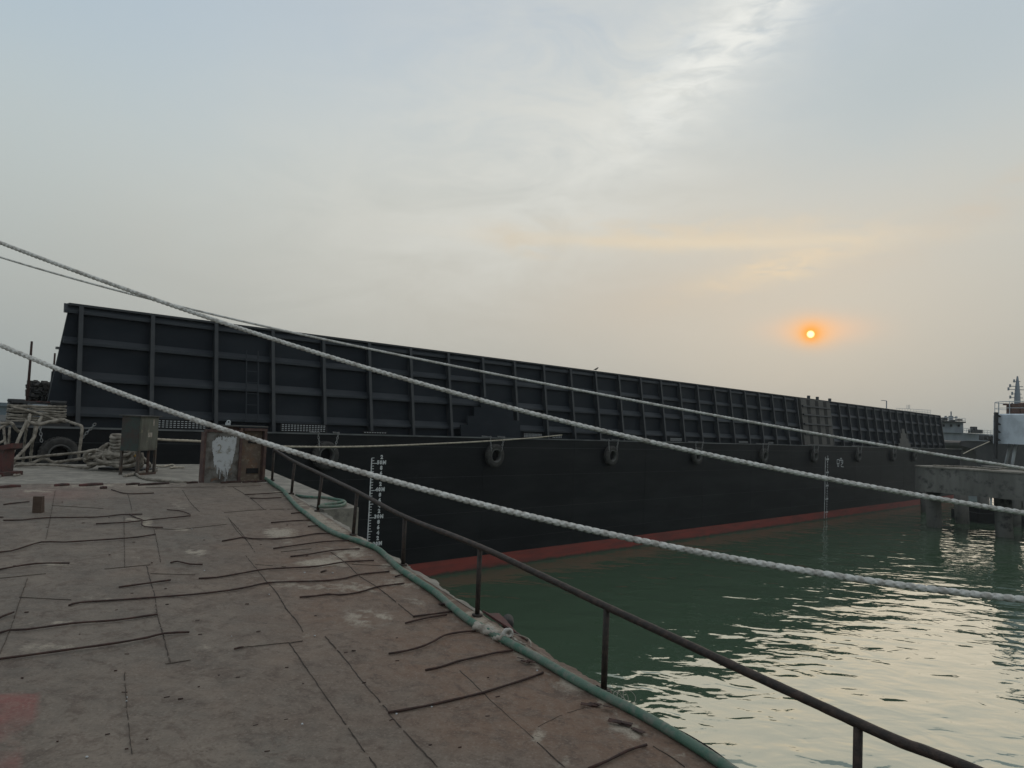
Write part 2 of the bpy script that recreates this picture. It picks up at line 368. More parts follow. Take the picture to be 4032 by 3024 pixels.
# hatch panel among the ribs
k = MB(); p0, p1 = 37.0, 42.4
def wallslab(k, s0, s1, z0, z1, o0, o1, mi=0):
    vs = []
    for z in (z0, z1): vs += [(s0, wy(z, o1), z), (s1, wy(z, o1), z), (s1, wy(z, o0), z), (s0, wy(z, o0), z)]
    k.add(vs, [(0,3,2,1), (4,5,6,7), (0,1,5,4), (1,2,6,5), (2,3,7,6), (3,0,4,7)], mi)
wallslab(k, p0, p1, DK+.01, TOP-.05, 0, .30)
k.build('hatch_panel', M['panel'], barge)
for j in range(3):
    k = MB(); s = p0+1.0+j*1.55; wallslab(k, s, s+.62, DK+.1, TOP-.1, .28, .305); k.build('recess_shade', M['hull'], barge)  # dark strips proud of the panel; the shade of recesses as colour
for z in (6.35, 7.1, 7.8, 8.45):
    k = MB(); wallslab(k, p0+.1, p1-.1, z, z+.10, .305, .42); k.build('rail', M['rib'], barge)
for s in (p0+1.3, p0+2.9, p1-.1):
    k = MB(); k.box((s, 1.0, TOP), (s+.14, 1.2, TOP+.22)); k.build('lug', M['rib'], barge)
# stepped doubling plates over the ribs
def stepped(s0, n, w, hs, top, ms):
    k = MB(); zb = DK+.01
    for j in range(n):
        wallslab(k, s0+j*w, s0+(j+1)*w, zb, hs[j], .30, .345+j*.0009)
    return k.build('stepped_plate', ms, barge)
stepped(2.95, 9, .40, (6.05, 6.45, 6.85, 7.3, 7.3, 7.3, 7.3, 6.95, 6.35), 0, M['coam'])
stepped(57.6, 8, .42, (5.95, 6.4, 6.9, 7.35, 7.35, 6.9, 6.4, 5.95), 0, M['panel'])
# ladder on the wall, small lamp on the end
k = MB(); s = onhull(955, 1600, -1, .12)[0]
for d in (0, .42): wallslab(k, s+d, s+d+.035, DK+.3, 8.3, .22, .245)
for z in np.arange(DK+.5, 8.3, .38): wallslab(k, s, s+.45, z, z+.022, .22, .24)
k.build('ladder', M['stiff'], barge)
ls, lz = onhull(222, 1374, -1.3); k = MB(); k.box((ls, 1.3, lz), (ls+.22, 1.42, lz+.07)); k.build('end_lamp', M['edge'], barge)
# dark plates with rows of raised pale dashes behind the gunwale
def tread(s0, s1, rows, z0=DK+.06, pitch=.115):
    k = MB(); k2 = MB(); y = .62
    k2.box((s0-.05, y+.006, z0-.04), (s1+.05, y+.02, z0+rows*.062))
    s = s0
    while s < s1:
        for r in range(rows): k2.box((s, y, z0+r*.062), (s+.07, y+.004, z0+r*.062+.022), 1)
        s += pitch
    k2.build('dashed_plate', [M['black'], M['dash']], barge)
tread(-9.45, -7.85, 4); tread(-5.25, -3.55, 4); tread(-1.9, -.9, 1)
tread(6.75, 7.9, 3, pitch=.10); tread(8.7, 9.3, 2); tread(14.7, 15.6, 2); tread(18.8, 20.0, 3, pitch=.1); tread(26.8, 28.0, 2, pitch=.1); tread(30.9, 31.6, 2)
# draft marks
def text_mesh(body, size, off=.008, font_sp=1.0):
    cu = bpy.data.curves.new('t', 'FONT'); cu.body = body; cu.size = size; cu.offset = off; cu.align_x = 'CENTER'; cu.space_character = font_sp; cu.resolution_u = 2
    o = bpy.data.objects.new('t', cu); COL.objects.link(o); bpy.context.view_layer.update()
    me = bpy.data.meshes.new_from_object(o.evaluated_get(bpy.context.evaluated_depsgraph_get()))
    bpy.data.objects.remove(o); vs = [v.co.copy() for v in me.vertices]; fs = [tuple(p.vertices) for p in me.polygons]
    bpy.data.meshes.remove(me); return vs, fs
def marks(s0, top, bottom, flip=1):
    k = MB(); y = -.012
    zt = top/10 - .5; zb = bottom/10 - .5
    k.box((s0-.022, y, zb), (s0+.022, y+.008, zt))
    for d in range(int(bottom), int(top)+1):
        z = d/10-.5; l = .26 if d % 10 == 0 else (.17 if d % 10 in (5,) else .11)
        k.box((s0+.0225, y, z-.012), (s0+l, y+.008, z+.012))
        if d % 2 == 0:
            body = ('%dM' % d) if d % 10 == 0 else str(d % 10)
            vs, fs = text_mesh(body, .19, .012, 1.25)
            k.add([(s0 + .44 + v.x*1.05, y-.001, z-.03+v.y) for v in vs], fs)
    k.build('draft_mark', M['white'], barge)
marks(-1.93, 52, 14); marks(39.0, 52, 6)
k = MB()   # painted emblem: square frames and strokes beside the aft draft marks
y = -.012
def stroke(a, b, w=.05):
    (x0, z0), (x1, z1) = a, b; d = Vector((x1-x0, 0, z1-z0)); n = Vector((-d.z, 0, d.x)).normalized()*w/2
    A, B = Vector((x0, 0, z0)), Vector((x1, 0, z1)); vs = [(p.x, yy, p.z) for yy in (y, y+.008) for p in (A-n, B-n, B+n, A+n)]
    k.add(vs, [(0,1,2,3), (4,7,6,5), (0,4,5,1), (1,5,6,2), (2,6,7,3), (3,7,4,0)])
ex, ez = 41.25, 4.08
for pl in ([(0,.42),(.42,.42),(.42,.1),(0,.1),(0,.42)], [(.12,.1),(.12,-.1),(.36,-.1),(.36,.1)], [(.42,.36),(1.15,.36),(1.15,.12),(.82,.02),(.82,-.12),(1.3,-.16)], [(.62,.36),(.62,.52),(.9,.52),(.9,.36)], [(.78,.22),(1.1,.22)]):
    for a, c in zip(pl, pl[1:]): stroke((ex+a[0], ez+a[1]), (ex+c[0], ez+c[1]), .055)
k.build('painted_emblem', M['dash'], barge)

# ------------------------------------------------------------------ tyre fenders with chains (built once, copied)
def chain(k, a, b, r=.011, ln=.085):
    a, b = Vector(a), Vector(b); n = max(2, int((b-a).length/(ln*.72))); d = (b-a).normalized(); o1 = d.orthogonal().normalized(); o2 = d.cross(o1)
    for i in range(n+1):
        c = a + (b-a)*i/n; ax = o1 if i % 2 else o2; w = d.cross(ax)
        pts = [c + d*math.cos(t)*ln/2 + w*math.sin(t)*ln*.3 for t in [2*PI*j/8 for j in range(9)]]
        k.tube(pts, r, 5, cap=False)
tyre_px = [(230, 1790), (1279, 1778), (1944, 1800.6), (2403, 1795.6), (2742, 1795.6), (3005, 1795.6), (3205, 1792), (3377, 1792), (3515, 1794.5), (3599, 1796)]
tyre_lab = ['big worn tyre fender hanging behind the ropes near the bow bollard', 'large tyre fender crossed by the thin rope right of the rusty steel block', 'round tyre fender under the middle of the wall, just right of the forward draft marks',
 'tyre fender between the two upper mooring ropes, left of the middle rope crossing', 'tyre fender crossed over its top by the middle mooring rope', 'pale-rimmed tyre fender next aft of the one the rope crosses',
 'small tyre fender just left of the aft draft marks', 'small tyre fender just right of the aft draft marks', 'small far tyre fender, second aft of the aft draft marks', 'farthest small tyre fender hanging above the concrete pier']
tf = None
for i, (px, py) in enumerate(tyre_px):
    s, _ = onhull(px, py, .12); z = 4.80
    loc = hullpt(s, .17, z)
    if tf is None:
        tf = empty('tyre_fender', loc, ROTB)
        k = MB(); pr = []
        for a in range(0, 21):
            t = a/20*2*PI; ca, sa_ = math.cos(t), math.sin(t)
            rr = abs(ca)**.7*(1 if ca > 0 else -1)*.125; hh2 = abs(sa_)**.6*(1 if sa_ > 0 else -1)*.125
            pr.append((.365+rr, hh2))
        k.lathe(pr, n=48, axis='y')
        for q in range(30):
            a = 2*PI*q/30
            for yy in (-.075, .02): 
                T = Matrix.Rotation(-a, 4, 'Y') @ Matrix.Translation((.485, yy, 0)); k.box((-.012, 0, -.03), (.016, .055, .03), T=T)
        k.build('tyre', M['rubber'], tf, smooth=True)
        k = MB(); k.lathe([(.30, -.115), (.285, -.135), (.262, -.128), (.236, -.08), (.236, .08), (.25, .09)], n=40, axis='y'); k.build('bead', M['bead'], tf, smooth=True)
        for sx in (-1, 1):
            k = MB(); chain(k, (sx*.30, -.10, .22), (sx*.40, -.12, .78), .013, .10); chain(k, (sx*.40, -.12, .78), (sx*.46, .3, .80), .013, .10); k.build('chain', M['chain'], tf)
        root = tf
    else:
        root = tf.copy(); COL.objects.link(root); root.location = loc
        for ch in tf.children:
            if i == 0: continue
            c = ch.copy(); COL.objects.link(c); c.parent = root
    root.rotation_euler = (0, 0, ROTB)
    tag(root, tyre_lab[i], 'tyre fender', 'tyre fenders hung along the barge side')

# ------------------------------------------------------------------ quay and ramp
def xy(p): return (p.x, p.y)
qf0 = atz(0, 1828, QZ); qf1 = atz(1000, 1828, QZ); qc = atz(1413, 1999, QZ); qe = atz(1277, 2008, QZ)
qd = (qf1-qf0).normalized(); far = qf0 - qd*22
re = [onramp(*p) for p in ((1076, 1900), (2844, 3024))]; ED = (re[0]-re[1]).normalized()
redge = lambda t: re[0] - ED*t         # t metres down the right edge from its top
inner = redge(1.3)
lv = Vector((-ED.y, ED.x, 0)).normalized()
qpoly = [xy(qf1), xy(far), xy(far + Vector((6, -14, 0))), xy(inner + lv*16), xy(inner), xy(qe), xy(qc)]
k = MB(); k.prism(qpoly[::-1], QZ-1.5, QZ)
quay = k.build('quay', M['conc']); tag(quay, None, None, kind='structure')
k = MB()
for a, bb in ((qf1, 1.2), (qf1-qd*6, 1.2), (qf1-qd*12, 1.2), (qc+lv*1.2, .3)):
    c = a + Vector((-.3, -1, 0)); k.tube([(c.x, c.y, -1.5), (c.x, c.y, QZ-1.5)], .4, 14)
k.build('quay_pile', M['wall'], quay)

rampo = empty('steel_ramp', redge(6)); tag(rampo, 'steel plated ramp with rusty tread bars welded across it', 'ramp', kind='structure')
inv = Matrix.Translation(-Vector(rampo.location))
def rbuild(k, name, mats, smooth=False, par=None):
    if not k.v: return
    o = k.build(name, mats, smooth=smooth); o.data.transform(inv); o.parent = rampo if par is None else par
    return o
# deck: a fine sheet carrying attributes for stains, plate tone and red paint
dx = ED; Lr, Wr, st_ = 18.5, 9.0, .05
nx, ny = int(Lr/st_)+1, int(Wr/st_)+1
T = np.linspace(0, Lr, nx); U = np.linspace(0, Wr, ny); TT, UU = np.meshgrid(T, U, indexing='ij')
endv = (onramp(40, 1912) - onramp(1040, 1906)).normalized()
X_ = re[0].x - dx.x*TT + endv.x*UU; Y_ = re[0].y - dx.y*TT + endv.y*UU
Z_ = rz(X_, Y_)
# screen coordinates of the vertices, to place the stains where the photo has them on the deck
dX, dY, dZ = X_-EYE.x, Y_-EYE.y, Z_-EYE.z
wd = dX*FW.x+dY*FW.y+dZ*FW.z; wd = np.where(wd < .3, .3, wd)
SX = 2016+FPX*(dX*RV.x+dY*RV.y+dZ*RV.z)/wd; SY = 1512-FPX*(dX*UV.x+dY*UV.y+dZ*UV.z)/wd
ZA, ZB, ZC, ZD, ZE = (0, 1800, 2.212), (900, 1800, 2.212), (0, 2400, 2.212), (900, 2300, 2.212), (1800, 2300, 2.011)
def zp(z, p): return (z[0]+p[0]/z[2], z[1]+p[1]/z[2])
rs = np.random.RandomState(3)
def vnoise(a, b, sc, seed):
    r = np.random.RandomState(seed); g = r.rand(256, 256); u = a*sc+1000.; v_ = b*sc+1000.
    i, j = np.floor(u).astype(int), np.floor(v_).astype(int); fu, fv = u-i, v_-j; fu = fu*fu*(3-2*fu); fv = fv*fv*(3-2*fv)
    return (g[i % 256, j % 256]*(1-fu)*(1-fv)+g[(i+1) % 256, j % 256]*fu*(1-fv)+g[i % 256, (j+1) % 256]*(1-fu)*fv+g[(i+1) % 256, (j+1) % 256]*fu*fv)
NN = sum(vnoise(X_, Y_, s, q)*w for s, q, w in ((1.2, 1, .4), (3, 2, .25), (7, 3, .2), (9.5, 4, .15)))
pale = np.zeros_like(X_)
for z, c, rx, ry, a in [(ZB,(450,660),150,45,1),(ZB,(520,690),60,90,.6),(ZB,(820,920),280,38,.9),(ZB,(1020,850),200,45,.9),(ZB,(700,1100),420,60,.7),(ZB,(1230,1400),230,70,.9),(ZB,(1150,1130),300,50,.6),
      (ZA,(1700,830),100,30,.9),(ZA,(470,930),150,28,.6),(ZC,(480,120),360,28,.7),(ZC,(420,330),330,36,.6),(ZA,(900,1220),260,28,.6),(ZA,(1150,540),110,30,.9),(ZA,(1270,570),60,50,.9),(ZB,(820,1250),0.1,0.1,0),
      (ZA,(900,240),700,30,.7),(ZA,(300,300),300,45,.5),(ZB,(190,930),40,70,.9),(ZB,(1500,1100),140,60,.7),(ZB,(800,560),130,60,.7),(ZB,(980,800),220,30,.8),(ZE,(1300,1120),110,70,.8),(ZE,(1430,1190),120,60,1),
      (ZE,(640,1230),60,100,.8),(ZE,(820,1400),60,90,.8),(ZB,(1650,1230),150,70,.5),(ZA,(1150,880),80,20,.6),(ZA,(1580,630),90,12,.8),(ZC,(1800,330),130,60,.35),(ZD,(680,440),60,40,.7),(ZD,(2100,1570),200,60,.4),
      (ZA,(1550,420),110,50,.45),(ZA,(1000,320),150,14,.7),(ZB,(560,1010),400,60,.4),(ZC,(1000,570),40,40,.5),(ZC,(1150,1000),60,120,.25)]:
    if a == 0: continue
    cx, cy = zp(z, c); pale = np.maximum(pale, a*np.exp(-(((SX-cx)/(rx/z[2]))**2+((SY-cy)/(ry/z[2]))**2)))
# crumbled concrete strip along the outer edge
pale = np.maximum(pale, .75*np.exp(-((UU-.12)/.16)**2)*(TT > 1.0)*(NN > .42))
N2 = sum(vnoise(X_+3, Y_+5, s, q)*w for s, q, w in ((2.2, 11, .35), (5, 12, .25), (11, 13, .2), (19, 14, .2)))
pale = np.clip(pale*1.35*np.clip((N2-.36)*5.5, .0, 1), 0, 1)
brown = np.clip(1-(UU-.2)/2.6+ (NN-.5)*1.2, 0, 1)*np.clip((TT-1)/4, 0, 1)      # rustier plates toward the rail
# each plate has a tone of its own
pt, pu = TT/2.35+.2*np.floor(UU/1.25), UU/1.25
cell = (np.floor(pt).astype(int)*7+np.floor(pu).astype(int)*13) % 97
tone = np.random.RandomState(5).rand(97)[cell]
red = np.clip((165-(SY-2730)*.3-SX)/14, 0, 1)*np.clip((SY-2725)/14, 0, 1)*np.clip(.55+(NN-.42)*3, .15, 1)*.8
red = np.maximum(red, .30*np.exp(-(((SX-200)/260)**2+((SY-1945)/35)**2)))
zz = (NN-.5)*.012 + tone*.003
verts = np.stack([X_, Y_, Z_+zz], -1).reshape(-1, 3)
idx = np.arange(nx*ny).reshape(nx, ny)
faces = np.stack([idx[:-1, :-1], idx[:-1, 1:], idx[1:, 1:], idx[1:, :-1]], -1).reshape(-1, 4)
me = bpy.data.meshes.new('deck_plating'); me.from_pydata(verts.tolist(), [], faces.tolist())
at = me.color_attributes.new('wear', 'FLOAT_COLOR', 'POINT')
at.data.foreach_set('color', np.stack([pale, brown, tone, red], -1).reshape(-1).astype(np.float32))
me.polygons.foreach_set('use_smooth', [True]*len(me.polygons)); me.transform(inv)
dm = bpy.data.materials.new('deck_steel'); dm.use_nodes = True; nt = dm.node_tree; b = nt.nodes['Principled BSDF']
ca = nt.nodes.new('ShaderNodeVertexColor'); ca.layer_name = 'wear'; sp = nt.nodes.new('ShaderNodeSeparateColor'); nt.links.new(ca.outputs[0], sp.inputs[0])
tc = nt.nodes.new('ShaderNodeTexCoord'); v = tc.outputs['Object']
n1 = noise(nt, v, 1.7, 8, .65); n2 = noise(nt, v, 11, 6, .7); n3 = noise(nt, v, 55, 3, .6); n4 = noise(nt, v, 4.5, 8, .7, 1.5); n6 = noise(nt, v, 2.2, 8, .75, .3, stretch=(.35, 2.2, 1), rot=math.radians(-25))
c = mixc(nt, n1.step(.35, .68), (.122, .102, .086), (.185, .152, .124))
c = mixc(nt, X(nt, sp.outputs[2])*.7, c, (.118, .106, .092))
c = mixc(nt, X(nt, sp.outputs[1])*.9, c, (.155, .095, .066))
c = mixc(nt, n4.step(.48, .62)*.65, c, (.080, .056, .045))
c = mixc(nt, (X(nt, ca.outputs['Alpha'])*1.7 + (n2-.5)*1.0 - .15).clamp()*.85, c, (.21, .075, .068))
pl = (X(nt, sp.outputs[0]) + (n2-.5)*1.7 + (n4-.5)*1.3).step(.22, 1.0)*(X(nt, sp.outputs[0])*3.0).clamp()
c = mixc(nt, pl*.85, c, mixc(nt, n3.step(.3, .7), (.30, .262, .21), (.42, .38, .315)))
c = mixc(nt, n2.step(.40, .66)*.35, c, (.225, .182, .148)); c = mixc(nt, n6.step(.5, .7)*.45, c, (.085, .070, .060)); c = mixc(nt, n2.step(.64, .72)*.55, c, (.055, .045, .040))
c = mixc(nt, n3.step(.55, .70)*.4, c, (.26, .225, .19)); c = mixc(nt, n3.step(.45, .30)*.45, c, (.07, .056, .047))
nt.links.new(c, b.inputs['Base Color']); b.inputs['Roughness'].default_value = .82; b.inputs['Specular IOR Level'].default_value = .3
bn = nt.nodes.new('ShaderNodeBump'); bn.inputs['Strength'].default_value = .55; bn.inputs['Distance'].default_value = .012
nt.links.new((n2*.7+n3*.35+pl*.35).s, bn.inputs['Height']); nt.links.new(bn.outputs[0], b.inputs['Normal'])
me.materials.append(dm); dk = bpy.data.objects.new('deck_plating', me); COL.objects.link(dk); dk.parent = rampo
# body under the plating
def rp(t, u, dz=0.0):
    p = redge(t) + endv*u; return Vector((p.x, p.y, rz(p.x, p.y)+dz))
k = MB(); pts = [rp(0, 0), rp(Lr, 0), rp(Lr, Wr), rp(0, Wr)]
k.add([tuple(p+Vector((0,0,-.03))) for p in pts]+[tuple(p+Vector((0,0,-.5 if i in (1,2) else -.08))) for i, p in enumerate(pts)], [(0,1,2,3), (4,7,6,5), (0,4,5,1), (1,5,6,2), (2,6,7,3), (3,7,4,0)])
rbuild(k, 'ramp_slab', M['wall'])
k = MB(); kb = MB()   # ragged concrete kerb outside the posts, steel clad further down
ou = -endv; kk = []
ts = np.arange(1.1, Lr, .035)
wv = [.06+.02*random.random()+.022*math.sin(t*2.1)+.02*math.sin(t*6.3+1)+.012*math.sin(t*17) for t in ts]
vs = []; fs = []
for i, t in enumerate(ts):
    p = rp(t, .02, .006); q2 = rp(t, -wv[i], -.012-.008*random.random()); q3 = rp(t, -wv[i]+.03, -.45)
    vs += [p, q2, q3]
    if i: a = 3*(i-1); fs += [(a, a+1, a+4, a+3), (a+1, a+2, a+5, a+4)]
n_ = int(len(fs)*.42)//2*2
k.add(vs, fs[:n_]); rbuild(k, 'kerb', M['conc'])
kb.add(vs, fs[n_:]); rbuild(kb, 'kerb', M['kerbst'])
for t in (4.5, 9.5, 14.5):
    for u in (.6, 6.5):
        p = rp(t, u, -.3); k = MB(); k.tube([(p.x, p.y, -1.5), (p.x, p.y, p.z-.1)], .3, 14); rbuild(k, 'ramp_pile', M['wall'])
# tread bars
BARS = [[(ZA,(30,412)),(ZA,(255,390))], [(ZA,(-40,523)),(ZA,(30,521))],
 [(ZA,(30,548)),(ZA,(200,548)),(ZA,(400,530)),(ZA,(850,525)),(ZA,(1050,503)),(ZA,(1240,497))],
 [(ZA,(1130,495)),(ZA,(1190,532)),(ZA,(1240,547)),(ZA,(1232,580)),(ZA,(1265,608)),(ZA,(1420,613))],
 [(ZA,(835,580)),(ZA,(1100,570)),(ZA,(1310,551)),(ZA,(1480,535)),(ZA,(1655,516)),(ZA,(1625,490)),(ZA,(1560,470)),(ZA,(1455,460))],
 [(ZA,(970,282)),(ZA,(1110,318)),(ZA,(1340,312))],
 [(ZA,(-60,828)),(ZA,(100,818)),(ZA,(360,745)),(ZA,(560,747)),(ZA,(1000,718)),(ZA,(1200,700)),(ZA,(1355,672))],
 [(ZA,(-60,988)),(ZA,(300,938)),(ZA,(605,928))], [(ZA,(1485,920)),(ZA,(1545,912)),(ZA,(1650,938)),(ZA,(1765,937))],
 [(ZA,(1035,1132)),(ZA,(1290,1105)),(ZA,(1485,1075))],
 [(ZA,(600,1290)),(ZA,(700,1265)),(ZA,(1050,1243)),(ZA,(1400,1218)),(ZA,(1700,1195)),(ZA,(2000,1160)),(ZB,(200,1125)),(ZB,(340,1095)),(ZB,(600,1085)),(ZB,(860,1075)),(ZB,(1020,1055)),(ZB,(1140,1022)),(ZB,(1400,995))],
 [(ZA,(1730,1055)),(ZA,(1880,1050)),(ZA,(2050,1025)),(ZB,(180,1005)),(ZB,(340,982)),(ZB,(700,965)),(ZB,(860,945)),(ZB,(1000,920)),(ZB,(1265,900))],
 [(ZA,(-60,1550)),(ZA,(80,1508)),(ZA,(230,1505)),(ZA,(640,1452)),(ZA,(1000,1425)),(ZA,(1370,1370))], [(ZA,(-60,1425)),(ZA,(120,1360))],
 [(ZC,(-60,437)),(ZC,(300,395)),(ZC,(700,345)),(ZC,(1000,305)),(ZC,(1280,255)),(ZC,(1430,215)),(ZC,(1650,200))],
 [(ZA,(1935,730)),(ZA,(2060,708)),(ZB,(130,698)),(ZB,(200,710)),(ZB,(400,712)),(ZB,(560,700)),(ZB,(680,680)),(ZB,(780,665)),(ZB,(940,665))],
 [(ZB,(390,795)),(ZB,(600,770)),(ZB,(850,740)),(ZB,(1080,727))], [(ZB,(540,865)),(ZB,(700,850)),(ZB,(900,820)),(ZB,(1140,800))],
 [(ZB,(370,570)),(ZB,(550,555)),(ZB,(720,547))], [(ZB,(545,490)),(ZB,(660,480))], [(ZB,(690,603)),(ZB,(800,602))],
 [(ZB,(620,1218)),(ZB,(760,1208)),(ZB,(870,1193)),(ZB,(960,1200)),(ZB,(1080,1188)),(ZB,(1200,1160)),(ZB,(1290,1130)),(ZB,(1420,1112)),(ZB,(1530,1098))],
 [(ZB,(140,326)),(ZB,(300,323)),(ZB,(490,310))], [(ZB,(185,355)),(ZB,(300,360)),(ZB,(460,352))], [(ZB,(1450,1040)),(ZB,(1545,1027))],
 [(ZB,(1605,1387)),(ZB,(1780,1367)),(ZB,(1960,1342))], [(ZB,(1540,1445)),(ZB,(1700,1410)),(ZB,(1900,1375))],
 [(ZD,(1395,605)),(ZD,(1560,582)),(ZD,(1700,545)),(ZD,(1800,500)),(ZD,(1880,455)),(ZD,(2020,425)),(ZD,(2150,410))],
 [(ZD,(1715,748)),(ZD,(1850,720)),(ZD,(2000,672)),(ZD,(2150,640)),(ZE,(300,545)),(ZE,(440,525))],
 [(ZD,(1390,1118)),(ZD,(1700,1065)),(ZD,(1950,1010)),(ZE,(200,863)),(ZE,(400,800)),(ZE,(540,755)),(ZE,(680,700))],
 [(ZE,(1040,1460)),(ZE,(1200,1400)),(ZE,(1350,1325)),(ZE,(1500,1275))], [(ZC,(2040,343)),(ZC,(2120,328))], [(ZB,(805,1000)),(ZB,(850,985))], [(ZA,(870,272)),(ZA,(930,268))]]
for i, bl_ in enumerate(BARS):
    r = .0085 if i not in (1, 31, 33) else .007
    pts = spline([onramp(*zp(z, p), r*.9+.006) for z, p in bl_], .09)
    lift = .012*random.random()
    pts = [p + Vector((0, 0, lift*abs(math.sin(3*j/len(pts))) )) for j, p in enumerate(pts)]
    k = MB(); k.tube(pts, r, 7, rf=lambda a, t: 1+.12*math.sin(a*2.2)); rbuild(k, 'tread_bar', M['bar'], True)
SEAMS = [[(ZA,(480,300)),(ZA,(440,520)),(ZA,(400,720))], [(ZA,(1110,315)),(ZA,(1135,400)),(ZA,(1150,480))], [(ZA,(1080,520)),(ZA,(1085,960))], [(ZA,(1340,620)),(ZA,(1370,760)),(ZA,(1400,920))],
 [(ZA,(1280,955)),(ZA,(1310,1080)),(ZA,(1345,1200)),(ZA,(1370,1370)),(ZC,(1420,220)),(ZC,(1480,465))], [(ZC,(1440,480)),(ZC,(1660,447))], [(ZA,(910,980)),(ZA,(1100,962)),(ZA,(1310,942))],
 [(ZA,(240,1060)),(ZA,(190,1200)),(ZA,(100,1470)),(ZC,(0,390))], [(ZA,(450,425)),(ZA,(900,450))], [(ZA,(1590,290)),(ZA,(1660,400)),(ZA,(1740,480))], [(ZA,(1350,625)),(ZA,(1580,630)),(ZA,(2000,585))],
 [(ZA,(1310,1020)),(ZA,(1700,1030))], [(ZA,(170,1225)),(ZA,(620,1250))], [(ZA,(1950,485)),(ZB,(300,460)),(ZB,(560,455))], [(ZA,(1990,530)),(ZA,(2060,640)),(ZA,(2160,740))], [(ZA,(1270,268)),(ZA,(1900,262)),(ZB,(280,250))],
 [(ZB,(40,265)),(ZB,(150,330)),(ZB,(230,390)),(ZB,(310,460))], [(ZB,(0,535)),(ZB,(110,660)),(ZB,(230,830))], [(ZB,(150,860)),(ZB,(270,1010)),(ZB,(340,1095)),(ZB,(430,1200)),(ZB,(500,1320)),(ZB,(600,1440)),(ZD,(650,420))],
 [(ZB,(890,830)),(ZB,(1040,940)),(ZB,(1140,1040)),(ZB,(1300,1140)),(ZB,(1500,1300)),(ZD,(1620,290))], [(ZD,(530,520)),(ZD,(700,490))], [(ZD,(530,520)),(ZD,(680,740)),(ZD,(830,960)),(ZD,(1000,1200)),(ZD,(1190,1470)),(ZD,(1290,1601))],
 [(ZD,(840,460)),(ZD,(1000,640)),(ZD,(1180,870)),(ZD,(1390,1110))], [(ZD,(1400,1140)),(ZD,(1550,1310)),(ZD,(1700,1470)),(ZD,(1820,1601))], [(ZD,(50,565)),(ZD,(530,515))], [(ZC,(1085,550)),(ZC,(1100,800)),(ZC,(1120,1020)),(ZC,(1150,1270))],
 [(ZE,(20,690)),(ZE,(150,810)),(ZE,(270,930)),(ZE,(400,1050)),(ZE,(540,1170)),(ZE,(700,1320)),(ZE,(850,1456))], [(ZE,(640,1140)),(ZE,(830,1045)),(ZE,(1000,990))], [(ZB,(455,830)),(ZB,(720,800))], [(ZA,(0,1060)),(ZA,(400,1020))],
 [(ZE,(1550,1290)),(ZE,(1700,1380)),(ZE,(1800,1456))], [(ZB,(230,940)),(ZB,(500,960))], [(ZB,(1040,935)),(ZB,(1420,955))]]
k = MB()
strong = {4, 16, 18, 19, 21, 22, 23, 26}
for i, sm in enumerate(SEAMS):
    pts = spline([onramp(*zp(z, p), .0) for z, p in sm], .045); w = .0048 if i in strong else .0026
    vs, fs = [], []
    for j, p in enumerate(pts):
        t = (pts[min(j+1, len(pts)-1)]-pts[max(j-1, 0)]).normalized(); n = Vector((-t.y, t.x, 0)).normalized(); ww = w*random.uniform(.35, 1.5); off = n*random.uniform(-.003, .003)
        vs += [p+off+n*ww+Vector((0,0,.003)), p+off+Vector((0,0,.0095)), p+off-n*ww+Vector((0,0,.003))]
        if j and random.random() < .93: a = 3*(j-1); fs += [(a, a+1, a+4, a+3), (a+1, a+2, a+5, a+4)]
    k.add(vs, fs)
rbuild(k, 'weld_seam', M['seam'])
# short cleats and burnt-off stubs
k = MB()
for q in range(70):
    x, y = random.uniform(30, 2100), random.uniform(1960, 2990)
    p = onramp(x, y, .002)
    if (p-redge(0)).dot(lv) < .35: continue
    a = math.radians(random.gauss(28, 12)); l, w = random.uniform(.005, .018), random.uniform(.0015, .004)
    k.box((-l, -w, 0), (l, w, random.uniform(.004, .009)), T=Matrix.Translation(p) @ Matrix.Rotation(a, 4, 'Z'))
o = rbuild(k, 'weld_stub', M['bar']); 
k = MB()   # strips at the top joint
for x0, x1, y, mi in [(0, 80, 1919, 0), (215, 272, 1912, 0), (312, 405, 1912, 0), (497, 550, 1908, 1), (545, 665, 1910, 1), (736, 778, 1902, 1), (870, 950, 1901, 1), (955, 1005, 1899, 1), (1005, 1062, 1897, 1), (395, 420, 1922, 0)]:
    a, c = onramp(x0, y, .012), onramp(x1, y-(x1-x0)*.06, .012); k.tube([a, (a+c)/2+Vector((0,0,.01)), c], .026 if mi == 0 else .02, 6, mi=mi)
rbuild(k, 'edge_strip', [M['redst'], M['bar']])
for (x, y, r) in ((2000, 2450, .055),):   # round rubber butt under the kerb
    p = onramp(x, y, -.06); k = MB(); k.lathe([(0, -.12), (r*.8, -.12), (r, -.09), (r, .09), (r*.8, .12), (0, .12)], c=p, n=20, axis='y'); rbuild(k, 'rubber_stop', M['rubber'], True)
k = MB(); q4 = [onramp(*zp(ZE, p), 0) for p in ((200, 215), (255, 240), (330, 238), (385, 290), (450, 370), (560, 455), (480, 400), (300, 300))]
k.prism([xy(p) for p in q4][:6][::-1], lambda x, y: rz(x, y)-.01, lambda x, y: rz(x, y)+.012); rbuild(k, 'torn_plate', M['redst'])

# ------------------------------------------------------------------ railing
PB = [((1071,1892),(1079,1771)), ((1147,1945),(1160,1818)), ((1250,2014),(1268,1869)), ((1390,2107),(1406,1936)), ((1587,2227),(1594,2035)), ((1879,2426),(1890,2153)), ((2377,2723),(2389,2389))]
bases, tops = [], []
for (bx, by), (tx, ty) in PB:
    bp = onramp(bx, by); tp = onplane(tx, ty, bp, Vector((0, 1, 0))); tops.append(tp); bases.append(bp)
tp = onramp(3379, 2847, .60); tops.append(tp); bases.append(Vector((tp.x, tp.y, rz(tp.x, tp.y))))
